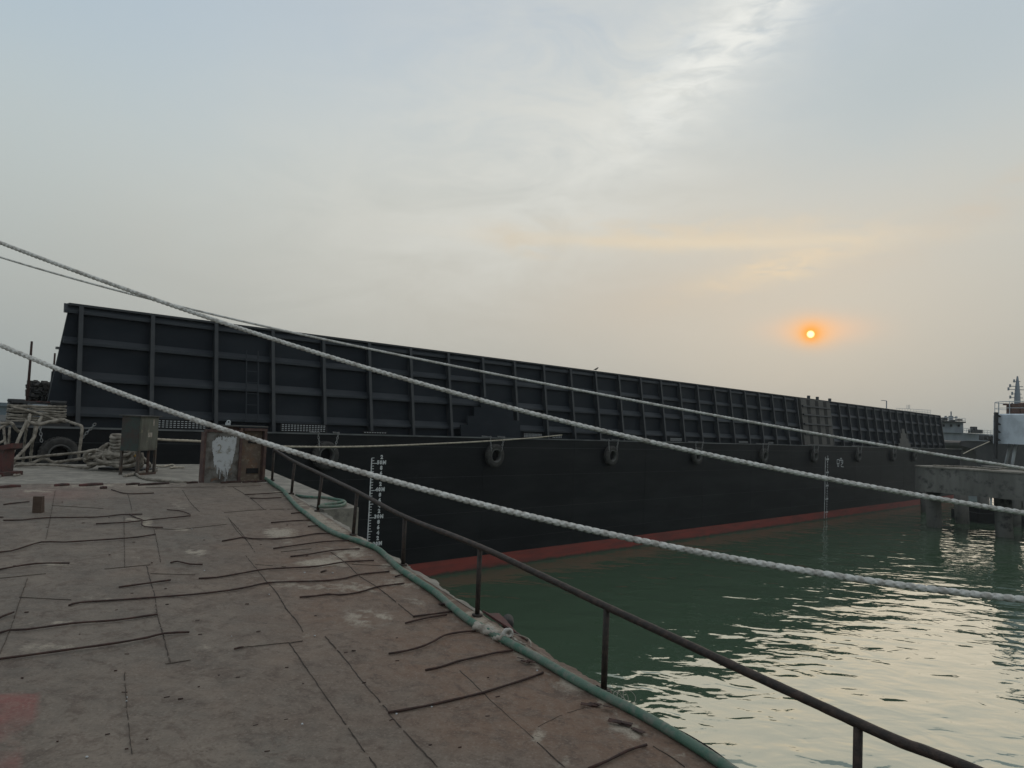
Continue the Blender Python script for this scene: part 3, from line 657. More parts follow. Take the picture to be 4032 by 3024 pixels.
# the rail runs on straight: the point of the last sight line that bends it least
u_ = (tops[-1]-tops[-2]).normalized(); r_ = ray(3812, 3024).normalized(); w_ = tops[-1]-EYE; b_ = u_.dot(r_); t_ = (r_.dot(w_) - b_*u_.dot(w_))/(1-b_*b_)
tl = EYE + r_*t_; tops.append(tl); tops.append(tl + (tl-tp).normalized()*1.8)
for t in tops[:7]: pass
railing = empty('railing', bases[4]); tag(railing, 'low rusty pipe railing along the water side of the ramp', 'railing')
iv = Matrix.Translation(-Vector(railing.location))
def rl(k, name, m): o = k.build(name, m, smooth=True); o.data.transform(iv); o.parent = railing; return o
# smooth rail through the post tops
rail_pts = spline(tops, .05)
k = MB(); k.tube(rail_pts, .027, 14, rf=lambda i, a: 1+.025*math.sin(i*1.7+a*2)+.03*math.sin(i*.31+a)+(.09 if i % 37 == 5 else 0)); rl(k, 'top_rail', M['rail'])
for bp, tp in zip(bases, tops[:8]):
    j = min(range(len(rail_pts)), key=lambda i: (rail_pts[i]-tp).length); e = rail_pts[j]-Vector((0, 0, .015))
    k = MB(); k.tube([bp-Vector((0,0,.05)), bp.lerp(e, .5), e], .0235, 12); k.tube([bp+Vector((0,0,-.01)), bp+Vector((0,0,.02))], .05, 8); rl(k, 'post', M['rail'])

# ------------------------------------------------------------------ ropes
def resamp(pts, step):
    P = np.array([list(p) for p in pts]); d = np.concatenate([[0], np.cumsum(np.linalg.norm(np.diff(P, axis=0), axis=1))]); n = int(d[-1]/step)+1
    t = np.linspace(0, d[-1], n); return np.stack([np.interp(t, d, P[:, i]) for i in range(3)], 1), t
def rope_mesh(pts, r, style='plait', step=.012, n=16, fuzz=0, seed=1):
    """rope as one skin whose section follows the lay of its strands"""
    P, s = resamp(pts, step); T_ = np.gradient(P, axis=0); T_ /= np.linalg.norm(T_, axis=1)[:, None]
    up = np.array([0, 0, 1.]); W_ = np.cross(T_, up); W_ /= np.linalg.norm(W_, axis=1)[:, None]+1e-9; N_ = np.cross(W_, T_)
    a = np.linspace(0, 2*PI, n, endpoint=False)[None, :]; S_ = s[:, None]
    if style == 'plait':
        kf = 2*PI/(r*2.7)
        f1 = np.abs(np.sin(2*a - kf*S_/2)); f2 = np.abs(np.sin(2*a + kf*S_/2 + .8)); sel = np.sin(4*a+.4) > 0
        rr = r*(.58+.50*np.where(sel, f1, f2)**.7)
    else:
        kf = 2*PI/(r*4.5); rr = r*(.72+.36*np.abs(np.sin(1.5*a - kf*S_*1.5/3*1.0))**.75)
    rs_ = np.random.RandomState(seed); rr = rr*(1+rs_.normal(0, .02, rr.shape))
    V = P[:, None, :]+rr[..., None]*(np.cos(a)[..., None]*W_[:, None, :]+np.sin(a)[..., None]*N_[:, None, :])
    m_ = len(P); idx = np.arange(m_*n).reshape(m_, n); F_ = np.stack([idx[:-1], np.roll(idx, -1, 1)[:-1], np.roll(idx, -1, 1)[1:], idx[1:]], -1).reshape(-1, 4)
    k = MB(); k.v = [tuple(v) for v in V.reshape(-1, 3)]; k.f = [tuple(f) for f in F_.tolist()]; k.f += [tuple(idx[0]), tuple(idx[-1][::-1])]; k.m = [0]*len(k.f)
    return k
def sightline(px, D0, D1, deg=3, ext=0.0):
    """a hanging rope: photo track smoothed, distance running evenly (in 1/D) from D0 to D1"""
    xs = np.array([p[0] for p in px], float); ys = np.array([p[1] for p in px], float)
    c = np.polyfit((xs-2016)/2000, ys, deg); x0, x1 = xs[0]-ext, xs[-1]+ext; out = []
    for x in np.linspace(x0, x1, 160):
        f = (x-xs[0])/(xs[-1]-xs[0]); D = 1/((1-f)/D0+f/D1); out.append(atd(x, np.polyval(c, (x-2016)/2000), D))
    return out
RA = [(0,955),(380,1100),(651,1192),(976,1301),(1100,1344),(1616,1500),(1797,1550),(1933,1586),(2159,1640),(2300,1678),(2516,1734),(2765,1784),(3014,1834),(3200,1875),(3305,1894),(3561,1943),(3766,1974),(4032,2020)]
RB = [(0,1012),(304,1100),(624,1190),(814,1236),(1100,1290),(1900,1462),(2200,1524),(2516,1585),(2788,1633),(3014,1667),(3200,1701),(3356,1733),(3612,1779),(3817,1810),(4032,1843)]
RC = [(0,1360),(217,1447),(542,1572),(814,1675),(1100,1759),(1300,1819),(1481,1880),(1707,1938),(1933,1993),(2300,2083),(2426,2114),(2652,2146),(2800,2186),(3078,2236),(3357,2278),(3635,2314),(4032,2362)]
for nm, px, D0, D1, r, stl, lab in (('mooring_rope', RA, 13.8, 10.0, .035, 'plait', 'thick pale mooring rope starting highest at left and crossing the middle of the barge'),
      ('mooring_rope', RB, 17.5, 11.2, .0225, 'plait', 'thin pale mooring rope crossing the hold wall just under its top'),
      ('mooring_rope', RC, 11.6, 7.3, .036, 'plait', 'lowest, thickest pale mooring rope, passing before the rusty block and over the water')):
    pts = sightline(px, D0, D1, 4, 260); o = rope_mesh(pts, r, stl, .009).build(nm, M['rope'], smooth=True); tag(o, lab, 'rope', 'mooring ropes stretched across the view')
def rope(name, pts, r, m, lab, cat='rope', group=None, style='lay', step=None, sp=.06, par=None):
    k = rope_mesh(spline(pts, sp), r, style, step or max(.012, r*.5), 10); o = k.build(name, m, smooth=True)
    if par is None: tag(o, lab, cat, group)
    else: o.parent = par
    return o
rope('mooring_rope', [atd(x, y, 1/((1-f)/16.5+f/34.5)) for x, y, f in ((560,1722,0),(640,1731,.05),(800,1738,.15),(1050,1756,.3),(1300,1760,.45),(1500,1756,.57),(1700,1748,.68),(1900,1738,.8),(2100,1724,.93),(2212,1713,1))], .028, M['ropetan'], 'long thin tan rope from the striped bollard to the barge edge behind the rusty block', step=.03, sp=.3)

# ------------------------------------------------------------------ hose on the ramp edge
HP = [(1044,1883),(1080,1909),(1113,1930),(1135,1956),(1171,1995),(1214,2029),(1262,2067),(1307,2094),(1352,2112),(1420,2134),(1488,2162),(1533,2202),(1578,2243),(1646,2288),(1714,2333),(1772,2383),(1827,2428),(1872,2458),(1899,2470),(1974,2514),(2049,2554),(2148,2608),(2248,2668),(2347,2722),(2446,2772),(2546,2824),(2645,2882),(2745,2943),(2844,3008),(2990,3105),(3250,3280)]
pts = spline([onramp(x, y, .036) for x, y in HP], .05)
def hosef(i, a): return 1 + .035*math.sin(i*2.6)
P_, _ = resamp(pts, .02); k = MB(); k.tube([Vector(p) for p in P_], .034, 14, rf=hosef); o = k.build('hose', M['hose'], smooth=True); tag(o, 'long green ribbed hose snaking down the ramp edge beside the railing', 'hose')
HL = [(1165,1950),(1210,1957),(1270,1959),(1319,1966),(1350,1972),(1359,1981),(1345,1990),(1310,1994),(1257,1994),(1285,1986),(1330,1980),(1352,1975)]
k = MB(); P_, _ = resamp(spline([atz(x, y, QZ+.03+.012*i/4) for i, (x, y) in enumerate(HL)], .05), .02); k.tube([Vector(p) for p in P_], .026, 12, rf=hosef); o = k.build('hose', M['hose'], smooth=True); tag(o, 'short loop of green hose lying on the pale quay beyond the railing', 'hose')
# rag and twine tied round the hose
rag = empty('rag_binding', onramp(1960, 2510)); tag(rag, 'grey canvas rag knotted round the green hose', 'rag')
iv2 = Matrix.Translation(-Vector(rag.location))
seg = [onramp(x, y, .034) for x, y in ((1868, 2468), (1900, 2476), (1935, 2490), (1965, 2508), (1985, 2520))]
k = MB(); k.tube(spline(seg, .012), .042, 18, rf=lambda i, a: 1+.18*math.sin(3*a+i*.5)+.1*math.sin(7*a-i*.9)); o = k.build('wrap', M['cloth'], rag, smooth=True); o.data.transform(iv2)
c0 = onramp(1998, 2508, .045); k = MB(); dd = (onramp(2049, 2554)-onramp(1974, 2514)).normalized()
for j in range(3): k.torus(c0+dd*(.012*j-.02)+Vector((0,0,.01*j)), .046, .013, ax=dd, n=20, m=8)
k.torus(c0+Vector((0, .01, .03)), .032, .013, ax=(dd+Vector((0, 0, .8))), n=16, m=8); o = k.build('knot', M['rope'], rag, smooth=True); o.data.transform(iv2)
k = MB(); k.tube(spline([onramp(1998, 2490, .05), onramp(2040, 2500, .05), onramp(2075, 2512, .03), onramp(2090, 2530, .02), onramp(2089, 2548, .0)], .01), .006, 6)
k.tube(spline([onramp(1995, 2485, .06), onramp(2030, 2520, .04), onramp(2070, 2540, .02)], .01), .011, 6, rf=lambda i, a: 1+.4*math.sin(2*a+i)); o = k.build('loose_end', M['cloth'], rag, smooth=True); o.data.transform(iv2)
k = MB(); c = onramp(2435, 2742, .02)
for q, (x, y, r) in enumerate(((2432, 2740, .035), (2452, 2744, .045), (2478, 2742, .05))): k.torus(onramp(x, y, .02), r, .0022, ax=(.4, -.7, .6+.2*q), n=22, m=4)
k.tube(spline([onramp(2385, 2722, .02), onramp(2410, 2718, .05), onramp(2440, 2735, .03), onramp(2470, 2762, .01)], .01), .0022, 4)
o = k.build('wire_tangle', M['cloth']); tag(o, 'loose loops of pale wire at the foot of the nearest full post', 'wire')
k = MB(); k.tube(spline([onramp(x, y, .01) for x, y in ((2350, 2700), (2620, 2850), (2700, 2890), (2800, 2950), (2900, 3025), (3050, 3130))], .05), .007, 6); o = k.build('cable', M['black']); tag(o, 'thin black cable lying on the water side of the hose', 'cable')

# ------------------------------------------------------------------ rusty steel block marked 2
a0 = onramp(796, 1901); c0 = onramp(1040, 1892); dirc = (c0-a0); dirc.z = 0; Lc = dirc.length; dirc.normalize(); angc = math.atan2(dirc.y, dirc.x)
blk = empty('steel_block', (a0.x, a0.y, a0.z-.01), angc); tag(blk, 'rusty steel plate block with white splashed paint and a scratched 2, at the ramp top', 'steel block')
Hc = 1.03; mid = Lc*.59
k = MB(); k.box((0, .03, 0), (mid-.02, .14, Hc-.09)); k.build('painted_face', M['cabl'], blk)
k = MB(); k.box((mid+.02, .12, 0), (Lc-.03, .15, Hc)); k.build('rusty_face', M['cabr'], blk)
k = MB()
for x0, x1, z1 in ((-.01, .031, Hc-.09), (mid-.036, mid+.012, Hc+.0), (Lc-.041, Lc+.01, Hc)): k.box((x0, -.0, 0), (x1, .155, z1))
k.box((.031, .0, Hc-.088), (mid-.036, .155, Hc-.045)); k.box((mid+.036, .0, Hc-.05), (Lc-.041, .155, Hc)); k.box((.15, .1, Hc-.044), (mid-.036, .155, Hc+.02)); k.build('flange', M['cabe'], blk)
k = MB(); k.box((.1, .02, Hc+.021), (Lc+.03, .22, Hc+.045)); k.build('top_plate', M['panel'], blk)
for z0 in (.16, .74):
    k = MB(); k.box((mid+.17, .1, z0), (mid+.40, .119, z0+.10)); k.build('opening_shade', M['black'], blk)  # solid black box on the face, its colour standing for a hole's darkness
k = MB(); rr = random.Random(4); n = 44; yy = .026
for i in range(n):
    u = (i+.5)/n; x0, x1 = .15+.45*i/n, .15+.45*(i+1)/n; e = abs(u-.5)*2
    zt_ = Hc-.16-.03*rr.random()-(.10*(.22-u)/.22 if u < .22 else 0) - (.06 if .36 < u < .42 else 0)
    zl = .17+.16*e**2+(.30*max(0, e-.72)/.28)+.10*rr.random()**.5
    if .22 < u < .78 and rr.random() < .45: zl -= rr.uniform(.05, .17)
    k.box((x0, yy, zl), (x1, yy+.003+.0004*(i % 2), zt_))
k.build('white_paint', M['paint'], blk)
vs, fs = text_mesh('2', .24, .002); k = MB(); k.add([(.29+v.x*.8, .0235, .55+v.y) for v in vs], fs)
k.build('number_mark', M['scratch'], blk)
k = MB(); k.box((.48, .2, Hc+.0455), (.54, .3, Hc+.09)); k.torus((.52, .25, Hc+.10), .03, .013, ax=(0, 1, 0)); k.build('lifting_eye', M['dash'], blk)

# ------------------------------------------------------------------ electrical box on legs
L1, L2, L3 = atz(539, 1873, QZ), atz(611, 1866, QZ), atz(482.7, 1877, QZ)
dir1 = (L2-L1); w1 = dir1.length; dir1.normalize(); w2 = .44
ang1 = math.atan2(dir1.y, dir1.x)
eb = empty('electrical_box', L1, ang1); tag(eb, 'weathered grey-green electrical box standing on four thin legs', 'electrical box')
Db = (L1-EYE).dot(FW); hb0, hb1 = (1873-1776)/FPX*Db, (1873-1640)/FPX*Db
k = MB(); k.box((0, 0, hb0), (w1, w2, hb1)); k.build('cabinet', M['boxg'], eb)
k = MB(); k.box((-.012, .01, hb0-.01), (-.001, w2-.01, hb1-.02)); k.build('side_panel', M['boxd'], eb)
k = MB(); k.box((.02, -.012, hb0+.02), (w1-.02, -.001, hb1-.04)); dr = k.build('door', M['boxg'], eb)
k = MB(); k.box((w1*.42, -.018, hb0+.3), (w1*.64, -.0125, hb0+.40)); k.build('sticker', M['cloth'], dr)
k = MB(); k.box((w1*.66, -.018, hb0+.55), (w1*.73, -.0125, hb0+.70)); k.build('sticker', M['cloth'], dr)
k = MB(); k.box((-.05, -.05, hb1), (w1+.05, w2+.05, hb1+.022)); k.build('lid', M['panel'], eb)
for x, y in ((0, 0), (w1-.05, 0), (0, w2-.05), (w1-.05, w2-.05)):
    k = MB(); k.box((x, y, 0), (x+.05, y+.008, hb0)); k.box((x, y, 0), (x+.008, y+.05, hb0-.001)); k.build('leg', M['legst'], eb)
k = MB(); k.box((0, -.012, .0), (w1, -.001, .05)); k.tube([(w1-.15, .1, 0), (w1-.15, .1, hb0)], .03, 10); k.tube([(w1-.22, .12, .1), (w1-.05, .12, .14)], .02, 8); k.build('pipework', M['rust'], eb)

# ------------------------------------------------------------------ quay bollard with its rope coil, other ropes on the quay
bc = atz(505, 1850, QZ)
bo = empty('bollard', bc); tag(bo, 'black and yellow striped mooring bollard half hidden by rope', 'bollard')
k = MB(); k.box((-.55, -.3, 0), (.55, .3, .05)); k.build('base_plate', M['navyd'], bo)
k = MB(); k.lathe([(0, 0), (.24, 0), (.22, .1), (.2, .15), (.2, .62), (.27, .70), (.27, .78), (.2, .82), (0, .82)], n=28)
k.build('post', M['navyd'], bo, smooth=True)
for q in range(4):
    k = MB(); z = .2+q*.12; k.lathe([(.2, z), (.204, z), (.204, z+.06), (.2, z+.06)], n=28); k.build('yellow_stripe', M['yellow'], bo, smooth=True)
coil = empty('rope_coil', bc); tag(coil, 'tangled coil of thick old rope heaped over the striped bollard', 'rope')
R_ = random.Random(11); Db = (bc-EYE).dot(FW); sc = Db/FPX
def loc(px, py, d=0.0): return atd(px, py, Db+d)-Vector(bc)
def strand(pl, r=.042, d=-.3, par=coil):
    k = rope_mesh(spline([loc(x, y, d+(pl_d[0] if pl_d else 0)) for x, y, *pl_d in pl], .04), r, 'lay', .018, 10, seed=R_.randint(0, 99)); return k.build('strand', M['ropeold'], par, smooth=True)
# upright turns over the bollard head
for q in range(5):
    y = 1712+q*13; strand([(505, y+3, .3), (470, y+2, .1), (446, y+1, 0), (438, y+8, -.05), (446, y+14, -.1), (475, y+13, -.15), (512, y+14, -.1), (548, y+10, .2)])
for q, (w, h2, cx, cy) in enumerate(((60, 42, 478, 1778), (72, 52, 484, 1790), (50, 30, 482, 1772), (84, 60, 490, 1796))):
    strand([(cx+w*.9*math.cos(t)-6, cy+h2*.62*math.sin(t)+(4 if math.sin(t) > 0 else 0), -.12*q-.1*math.sin(t)) for t in [PI*1.15-PI*1.25*j/11 for j in range(12)]])
for q, (cx, cy, w, h2) in enumerate(((415, 1790, 26, 34), (432, 1786, 30, 38), (404, 1795, 22, 26), (372, 1798, 40, 24), (380, 1806, 46, 18), (395, 1812, 60, 14), (360, 1790, 22, 14), (450, 1806, 70, 18))):
    strand([(cx+w*math.cos(t), cy+h2*math.sin(t), .1*math.cos(t+q)-.05*q) for t in [2*PI*j/13+q for j in range(14)]])
for q in range(7):
    x0 = R_.uniform(330, 420); x1 = R_.uniform(440, 560); y0, y1 = R_.uniform(1800, 1832), R_.uniform(1808, 1834)
    strand([(x0, y0, .1*q-.4), ((x0+x1)/2+R_.uniform(-20, 20), (y0+y1)/2+R_.uniform(-12, 8), -.3), (x1, y1, .05*q-.3)])
strand([(540, 1800, -.1), (556, 1812, -.2), (560, 1830, -.2), (548, 1842, -.2)]); strand([(556, 1798, .2), (575, 1815, .1), (590, 1830, .1), (588, 1838, .1)])
def qpt(x, y, D): return atd(x, y, D)
LR = [
 ([(46,1809,17.0),(130,1800,17.1),(230,1790,17.3),(330,1780,17.5),(385,1770,17.6)], .030, 'taut old rope from the red bollard at left to the rope heap'),
 ([(20,1822,17.0),(90,1826,17.1),(130,1822,17.1),(160,1808,17.2),(185,1808,17.2),(210,1820,17.3),(280,1812,17.4),(350,1802,17.6)], .034, 'slack old rope humped along the quay edge behind the taut one'),
 ([(60,1832,16.8),(150,1830,16.9),(230,1832,16.9),(290,1838,17.0),(345,1842,17.0),(372,1832,17.1),(395,1812,17.2)], .032, 'old rope lying lowest on the quay between bollards'),
 ([(108,1654,18.0),(90,1690,17.9),(70,1735,17.6),(48,1790,17.3),(30,1840,16.6),(2,1868,16.0),(-30,1890,15.5)], .036, 'thick rope slanting from the barge reel down to the red bollard'),
 ([(118,1632,18.6),(112,1660,18.4),(96,1690,18.2),(78,1700,18.1),(62,1690,18.0),(52,1672,17.9),(40,1665,17.9),(10,1667,17.8),(-20,1666,17.8)], .038, 'pale thick rope sagging in a loop at the left edge'),
 ([(256,1652,18.6),(200,1660,18.4),(150,1672,18.2),(130,1666,18.1),(115,1666,18.1),(104,1680,18.0),(96,1692,18.0)], .04, 'thick rope led off the lower right of the reel'),
 ([(165,1640,18.6),(148,1672,18.4),(138,1710,18.2),(132,1725,18.1),(100,1765,17.8),(62,1805,17.2),(40,1830,16.8),(10,1870,16)], .036, 'knotted rope slanting down past the hanging chain'),
 ([(140,1675,18.5),(132,1720,18.5),(124,1770,18.6),(118,1835,18.7)], .034, 'rope hanging straight down left of the big tyre'),
 ([(105,1690,18.7),(98,1730,18.8),(94,1780,18.9),(88,1835,19)], .030, 'thin rope hanging behind the slanting ropes'),
 ([(14,1680,18.3),(18,1720,18.2),(26,1780,18.0)], .030, 'leftmost short hanging rope'),
 ([(38,1682,18.3),(36,1720,18.2),(34,1762,18.1),(42,1790,18.0)], .028, 'short hanging rope second from the left edge'),
 ([(-20,1700,17.6),(10,1680,17.8),(36,1668,17.9)], .032, 'rope rising from the left edge to the pale loop'),
 ([(-20,1752,17.6),(4,1742,17.6),(18,1732,17.7)], .028, 'short rope end at the left edge above the red bollard'),
 ([(258,1655,19),(275,1662,18.8),(300,1670,18.6),(318,1676,18.5),(323,1690,18.5),(318,1740,18.4),(312,1780,18.4),(308,1806,18.4)], .036, 'rope bent over the gunwale beside the slanting chain')]
for pl, r, lab in LR: rope('rope', [qpt(*p) for p in pl], r, M['ropeold'], lab, group='old ropes round the bow bollards', step=.02)
rope('rope', [atz(x, y, QZ+.03) for x, y in ((490,1874),(520,1868),(545,1862),(575,1858),(600,1856),(615,1850))], .035, M['ropeold'], 'rope lying round the feet of the electrical box', group='old ropes round the bow bollards')
rope('rope', [atz(x, y, QZ+.03) for x, y in ((520,1862),(535,1866),(548,1876),(570,1884),(610,1890),(660,1893),(720,1898),(765,1899))], .028, M['ropeold'], 'grey rope trailing from the electrical box to the ramp joint', group='old ropes round the bow bollards')
rope('rope', [atz(x, y, QZ+.03) for x, y in ((615,1835),(640,1837),(665,1832),(680,1830),(688,1838),(670,1842),(700,1840),(725,1841))], .022, M['ropetan'], 'short tan rope end curled on the bare quay left of the rusty block', group='old ropes round the bow bollards')
rope('rope', [atz(x, y, QZ+.02) for x, y in ((-10,1880),(20,1862),(45,1858),(62,1864),(55,1872),(78,1868))], .02, M['ropeold'], 'frayed rope end on the quay beside the red bollard', group='old ropes round the bow bollards')
k = MB(); pr_ = atz(10, 1872, QZ); k.box((-.45, -.25, 0), (.18, .35, .08)); k.box((-.3, -.12, .08), (.06, .22, .52)); k.prism([(-.36,-.2),(.2,-.1),(.16,.3),(-.36,.3)], lambda x, y: .5+.3*x, lambda x, y: .60+.3*x)
rb = k.build('red_bollard', M['redst']); rb.location = pr_; tag(rb, 'chipped red steel bollard cut by the left edge of the view', 'bollard')

# ------------------------------------------------------------------ gear on the barge's bow deck
def ondeck(px, back): # a point on the barge deck, "back" metres inboard
    s, _ = onhull(px, 1680, -back); return s
sR0, sR1 = onhull(34, 1620, -.55)[0], onhull(256, 1620, -.55)[0]
reel = empty('mooring_bitts', hullpt((sR0+sR1)/2, -.6, DK), ROTB); tag(reel, 'steel twin bitts on the barge bow wrapped in rope', 'bitts')
hw = (sR1-sR0)/2
for sx in (-hw*.75, hw*.75):
    k = MB(); k.lathe([(0, 0), (.15, 0), (.15, .62), (.2, .66), (.2, .72), (0, .72)], c=(sx, 0, 0), n=20); k.build('post', M['navyd'], reel, smooth=True)
k = MB(); k.box((-hw-.1, -.25, 0), (hw+.1, .25, .12)); k.box((-hw*.95, -.2, .62), (-hw*.1, .2, .68)); k.build('base', M['navyd'], reel)
wr = empty('rope_winding', hullpt((sR0+sR1)/2, -.6, DK), ROTB); tag(wr, 'many flat turns of old rope wound round the barge bitts', 'rope')
for q in range(8):
    z = .12+q*.062; e = R_.uniform(-.03, .03)
    pl = [Vector((hw*math.copysign(min(1, abs(math.cos(t))*1.25), math.cos(t)), -.26*math.sin(t)-.02*R_.random(), z+R_.uniform(-.02, .02)+e*math.cos(t))) for t in [2*PI*j/16 for j in range(17)]]
    k = rope_mesh(spline(pl, .05), .032, 'lay', .016, 9, seed=q); k.build('turn', M['ropeold'], wr, smooth=True)
k = rope_mesh(spline([Vector((-hw, -.33, .50)), Vector((-hw*.3, -.36, .40)), Vector((hw*.5, -.36, .22)), Vector((hw, -.3, .14))], .05), .036, 'lay', .016, 9); k.build('turn', M['ropeold'], wr, smooth=True)
def pole(px, top, bot, D, r, lab):
    a, c = atd(px[0], bot, D), atd(px[1], top, D); base = Vector((a.x, a.y, DK))
    k = MB(); k.tube([base, base.lerp(Vector((a.x, a.y, c.z)), .5), (a.x, a.y, c.z)], [r*1.5, r*1.1, r*.9], 8); o = k.build('pole', M['bar'], smooth=True, loc=base); tag(o, lab, 'pole', 'poles on the barge bow')
pole((106, 128), 1343, 1590, 21.5, .035, 'tall thin rusty pole on the barge bow, standing free against the sky')
pole((208, 212), 1390, 1500, 23.0, .03, 'short rusty pole close to the slanting end of the hold wall')
# heap of scrap
sp0 = hullpt(onhull(150, 1600, -3.0)[0], -3.2, DK); heap = MB(); rh = random.Random(9)
Dh = (sp0-EYE).dot(FW)
for q in range(420):
    px, py = rh.uniform(112, 210), rh.uniform(1500, 1608)
    if py < 1505+8*math.sin(px*.21)+rh.uniform(0, 7): continue
    p = atd(px, py, Dh+rh.uniform(-.1, .9)); r = rh.uniform(.025, .07)
    T4 = Matrix.Translation(p) @ Matrix.Rotation(rh.uniform(0, 6), 4, 'Z') @ Matrix.Rotation(rh.uniform(0, 6), 4, 'X'); heap.box((-r*1.6, -r, -r*.5), (r*1.6, r, r*.5), T=T4)
a, c = atd(116, 1512, Dh+.3), atd(215, 1512, Dh+.3); heap.box((a.x, a.y, DK), (c.x, c.y+.9, a.z-.03))
o = heap.build('scrap_heap', M['coal']); tag(o, 'dark heap of chopped scrap on the bow deck behind the tall pole', 'scrap heap')
k = MB(); a = hullpt(onhull(113, 1600, -.95)[0], -.95, DK); c = hullpt(onhull(182, 1600, -.95)[0], -.95, DK); l_ = (c-a).length
k.box((0, -.15, 0), (l_, .3, .60)); o = k.build('deck_locker', M['drum'], loc=None); o.location = a; o.rotation_euler = (0, 0, ROTB); tag(o, 'pale grey metal locker with a dark slot behind the wound rope', 'locker')
k = MB(); k.box((l_*.55, -.155, .48), (l_*.9, -.151, .54)); c2 = k.build('slot', M['black'], o)
k = MB(); k.box((-.0, -.02, 0), (1.1, .5, .66)); o = k.build('deck_bin', M['navyd']); o.location = hullpt(onhull(44, 1600, -1.1)[0], -1.1, DK); o.rotation_euler = (0, 0, ROTB); tag(o, 'black open bin on the bow deck behind the wound rope, left of the pole', 'bin')
k = MB()
for sx in (0, 1.08): k.box((sx, -.06, .66), (sx+.02, .56, .69))
k.box((-.02, -.06, .661), (1.12, -.03, .692)); k.build('rim', M['redst'], o)
t0 = [o for o in COL.objects if o.name.startswith('tyre_fender') and o['label'] == tyre_lab[0]][0]
i0 = (Matrix.Translation(t0.location) @ Matrix.Rotation(ROTB, 4, 'Z')).inverted()
for ch in [c for c in t0.children if c.name.startswith('chain')]: bpy.data.objects.remove(ch)
for a, c in (((372, 1672, 19.6), (318, 1730, 19.6)), ((158, 1684, 19.6), (163, 1734, 19.6))):
    k = MB(); chain(k, qpt(*a), qpt(*c), .012, .10); o = k.build('chain', M['chain']); o.data.transform(i0); o.parent = t0

# ------------------------------------------------------------------ loose things on the ramp
p = onramp(150, 2018); k = MB()
for vx_ in (0,): k.box((-.058, -.05, 0), (.052, .05, .22)); 
o = k.build('wood_block', M['wood']); bmv = o.data
for v_ in bmv.vertices: v_.co.x += random.uniform(-.008, .008); v_.co.y += random.uniform(-.008, .008)
o.location = p; o.rotation_euler = (0, 0, .25); tag(o, 'charred brown wooden block standing alone on the ramp at left', 'wood block')
k = MB(); rh = random.Random(2)
for x, y in ((1200, 2254),(755,2083),(805,2246),(1239,2503),(912,2505),(1561,2810),(500,2745),(498,2760),(342,2980),(1300,2190),(1060,2340),(1190,2850),(1310,2255),(2115,2640),(1700,2783)):
    p = onramp(x, y, .006); r = rh.uniform(.005, .012); bm = bmesh.new(); bmesh.ops.create_icosphere(bm, subdivisions=1, radius=r)
    k.add([(v_.co.x*rh.uniform(.7, 1.2)+p.x, v_.co.y*rh.uniform(.7, 1.2)+p.y, v_.co.z*.7+p.z) for v_ in bm.verts], [tuple(v_.index for v_ in f.verts) for f in bm.faces]); bm.free()
o = k.build('gravel', M['paint']); tag(o, 'scattered white pebbles on the ramp plates', 'gravel', kind='stuff')
for px, py, sz, lab in ((2370, 2790, .05, 'rust flake curled beside the hose near the bottom'), (2470, 2860, .06, 'broken rust flake on the cracked concrete patch beside the hose'), (2060, 2605, .035, 'small rust flake left of the hose below the rag'), (1750, 2385, .035, 'rust flakes against the hose above the rag')):
    k = MB(); p = onramp(px, py, .012); rh = random.Random(px)
    for q in range(6):
        T4 = Matrix.Rotation(rh.uniform(-.5, .5)-.6, 4, 'Z') @ Matrix.Translation((rh.uniform(-sz, sz)*2, rh.uniform(-.3, .3)*sz, .004*q)) @ Matrix.Rotation(rh.uniform(-.25, .25), 4, 'X')
        k.box((-sz*rh.uniform(.4, 1), -sz*.3, 0), (sz*rh.uniform(.4, 1), sz*.3, .004), T=T4)
    o = k.build('rust_flake', M['bar']); o.location = p; tag(o, lab, 'rust flake', 'rust flakes beside the hose')

# ------------------------------------------------------------------ concrete pier at right
f0, f1 = atz(3590, 1832, 4.45), atz(4032, 1862, 4.45); fd = (f1-f0); fd.z = 0; fd.normalize(); bk = Vector((-fd.y, fd.x, 0))
if bk.x < 0: bk = -bk
pier = empty('concrete_pier', Vector((f0.x, f0.y, 0))); tag(pier, 'stained concrete pier on thick piles at the right edge', 'pier')
Lp = 15; poly = []
for t in [0, .25, .5, .75, 1]: a = t*PI/2; poly.append((.7-.7*math.cos(a)*1.0, .7-.7*math.sin(a)))
poly = [( .0, 4.6), (0, .7)] + [(.7-.7*math.cos(a), .7-.7*math.sin(a)) for a in (PI/8, PI/4, 3*PI/8)] + [(.7, 0), (Lp, 0), (Lp, 4.6)]
def P2(q): v_ = fd*q[0]+bk*q[1]; return (v_.x, v_.y)
pw = [P2(q) for q in poly]
k = MB(); k.prism(pw[::-1], 2.66, 4.36); k.build('slab', M['wall'], pier)
pw2 = [P2((q[0]*1.004-.02, q[1]-.05)) for q in poly]
k = MB(); k.prism(pw2[::-1], 4.361, 4.46); k.build('coping', M['conc'], pier)
for px, py, r in ((3697, 2078, .5), (3806, 2064, .49), (3977, 2118, .52), (3660, 2020, .4), (3890, 2030, .45), (4100, 2150, .5), (4030, 2060, .45)):
    p = atz(px, py, 0)+Vector((0, .45, 0))-Vector(pier.location); k = MB(); k.tube([(p.x+.05, p.y, -2), (p.x-.15, p.y+.1, 2.66)], r, 20); k.build('pile', M['wall'], pier, smooth=True)
q = P2((5.0, .2)); k = MB(); k.tube([(q[0], q[1]-.1, 1.9), (q[0], q[1]-.1, 2.9)], .07, 8); k.build('drain_pipe', M['wsteel'], pier)
q = P2((8.9, -.1)); k = MB(); k.box((q[0]-.5, q[1]-.2, 1.6), (q[0]+.5, q[1]+.2, 2.2)); k.build('concrete_bracket', M['conc'], pier)
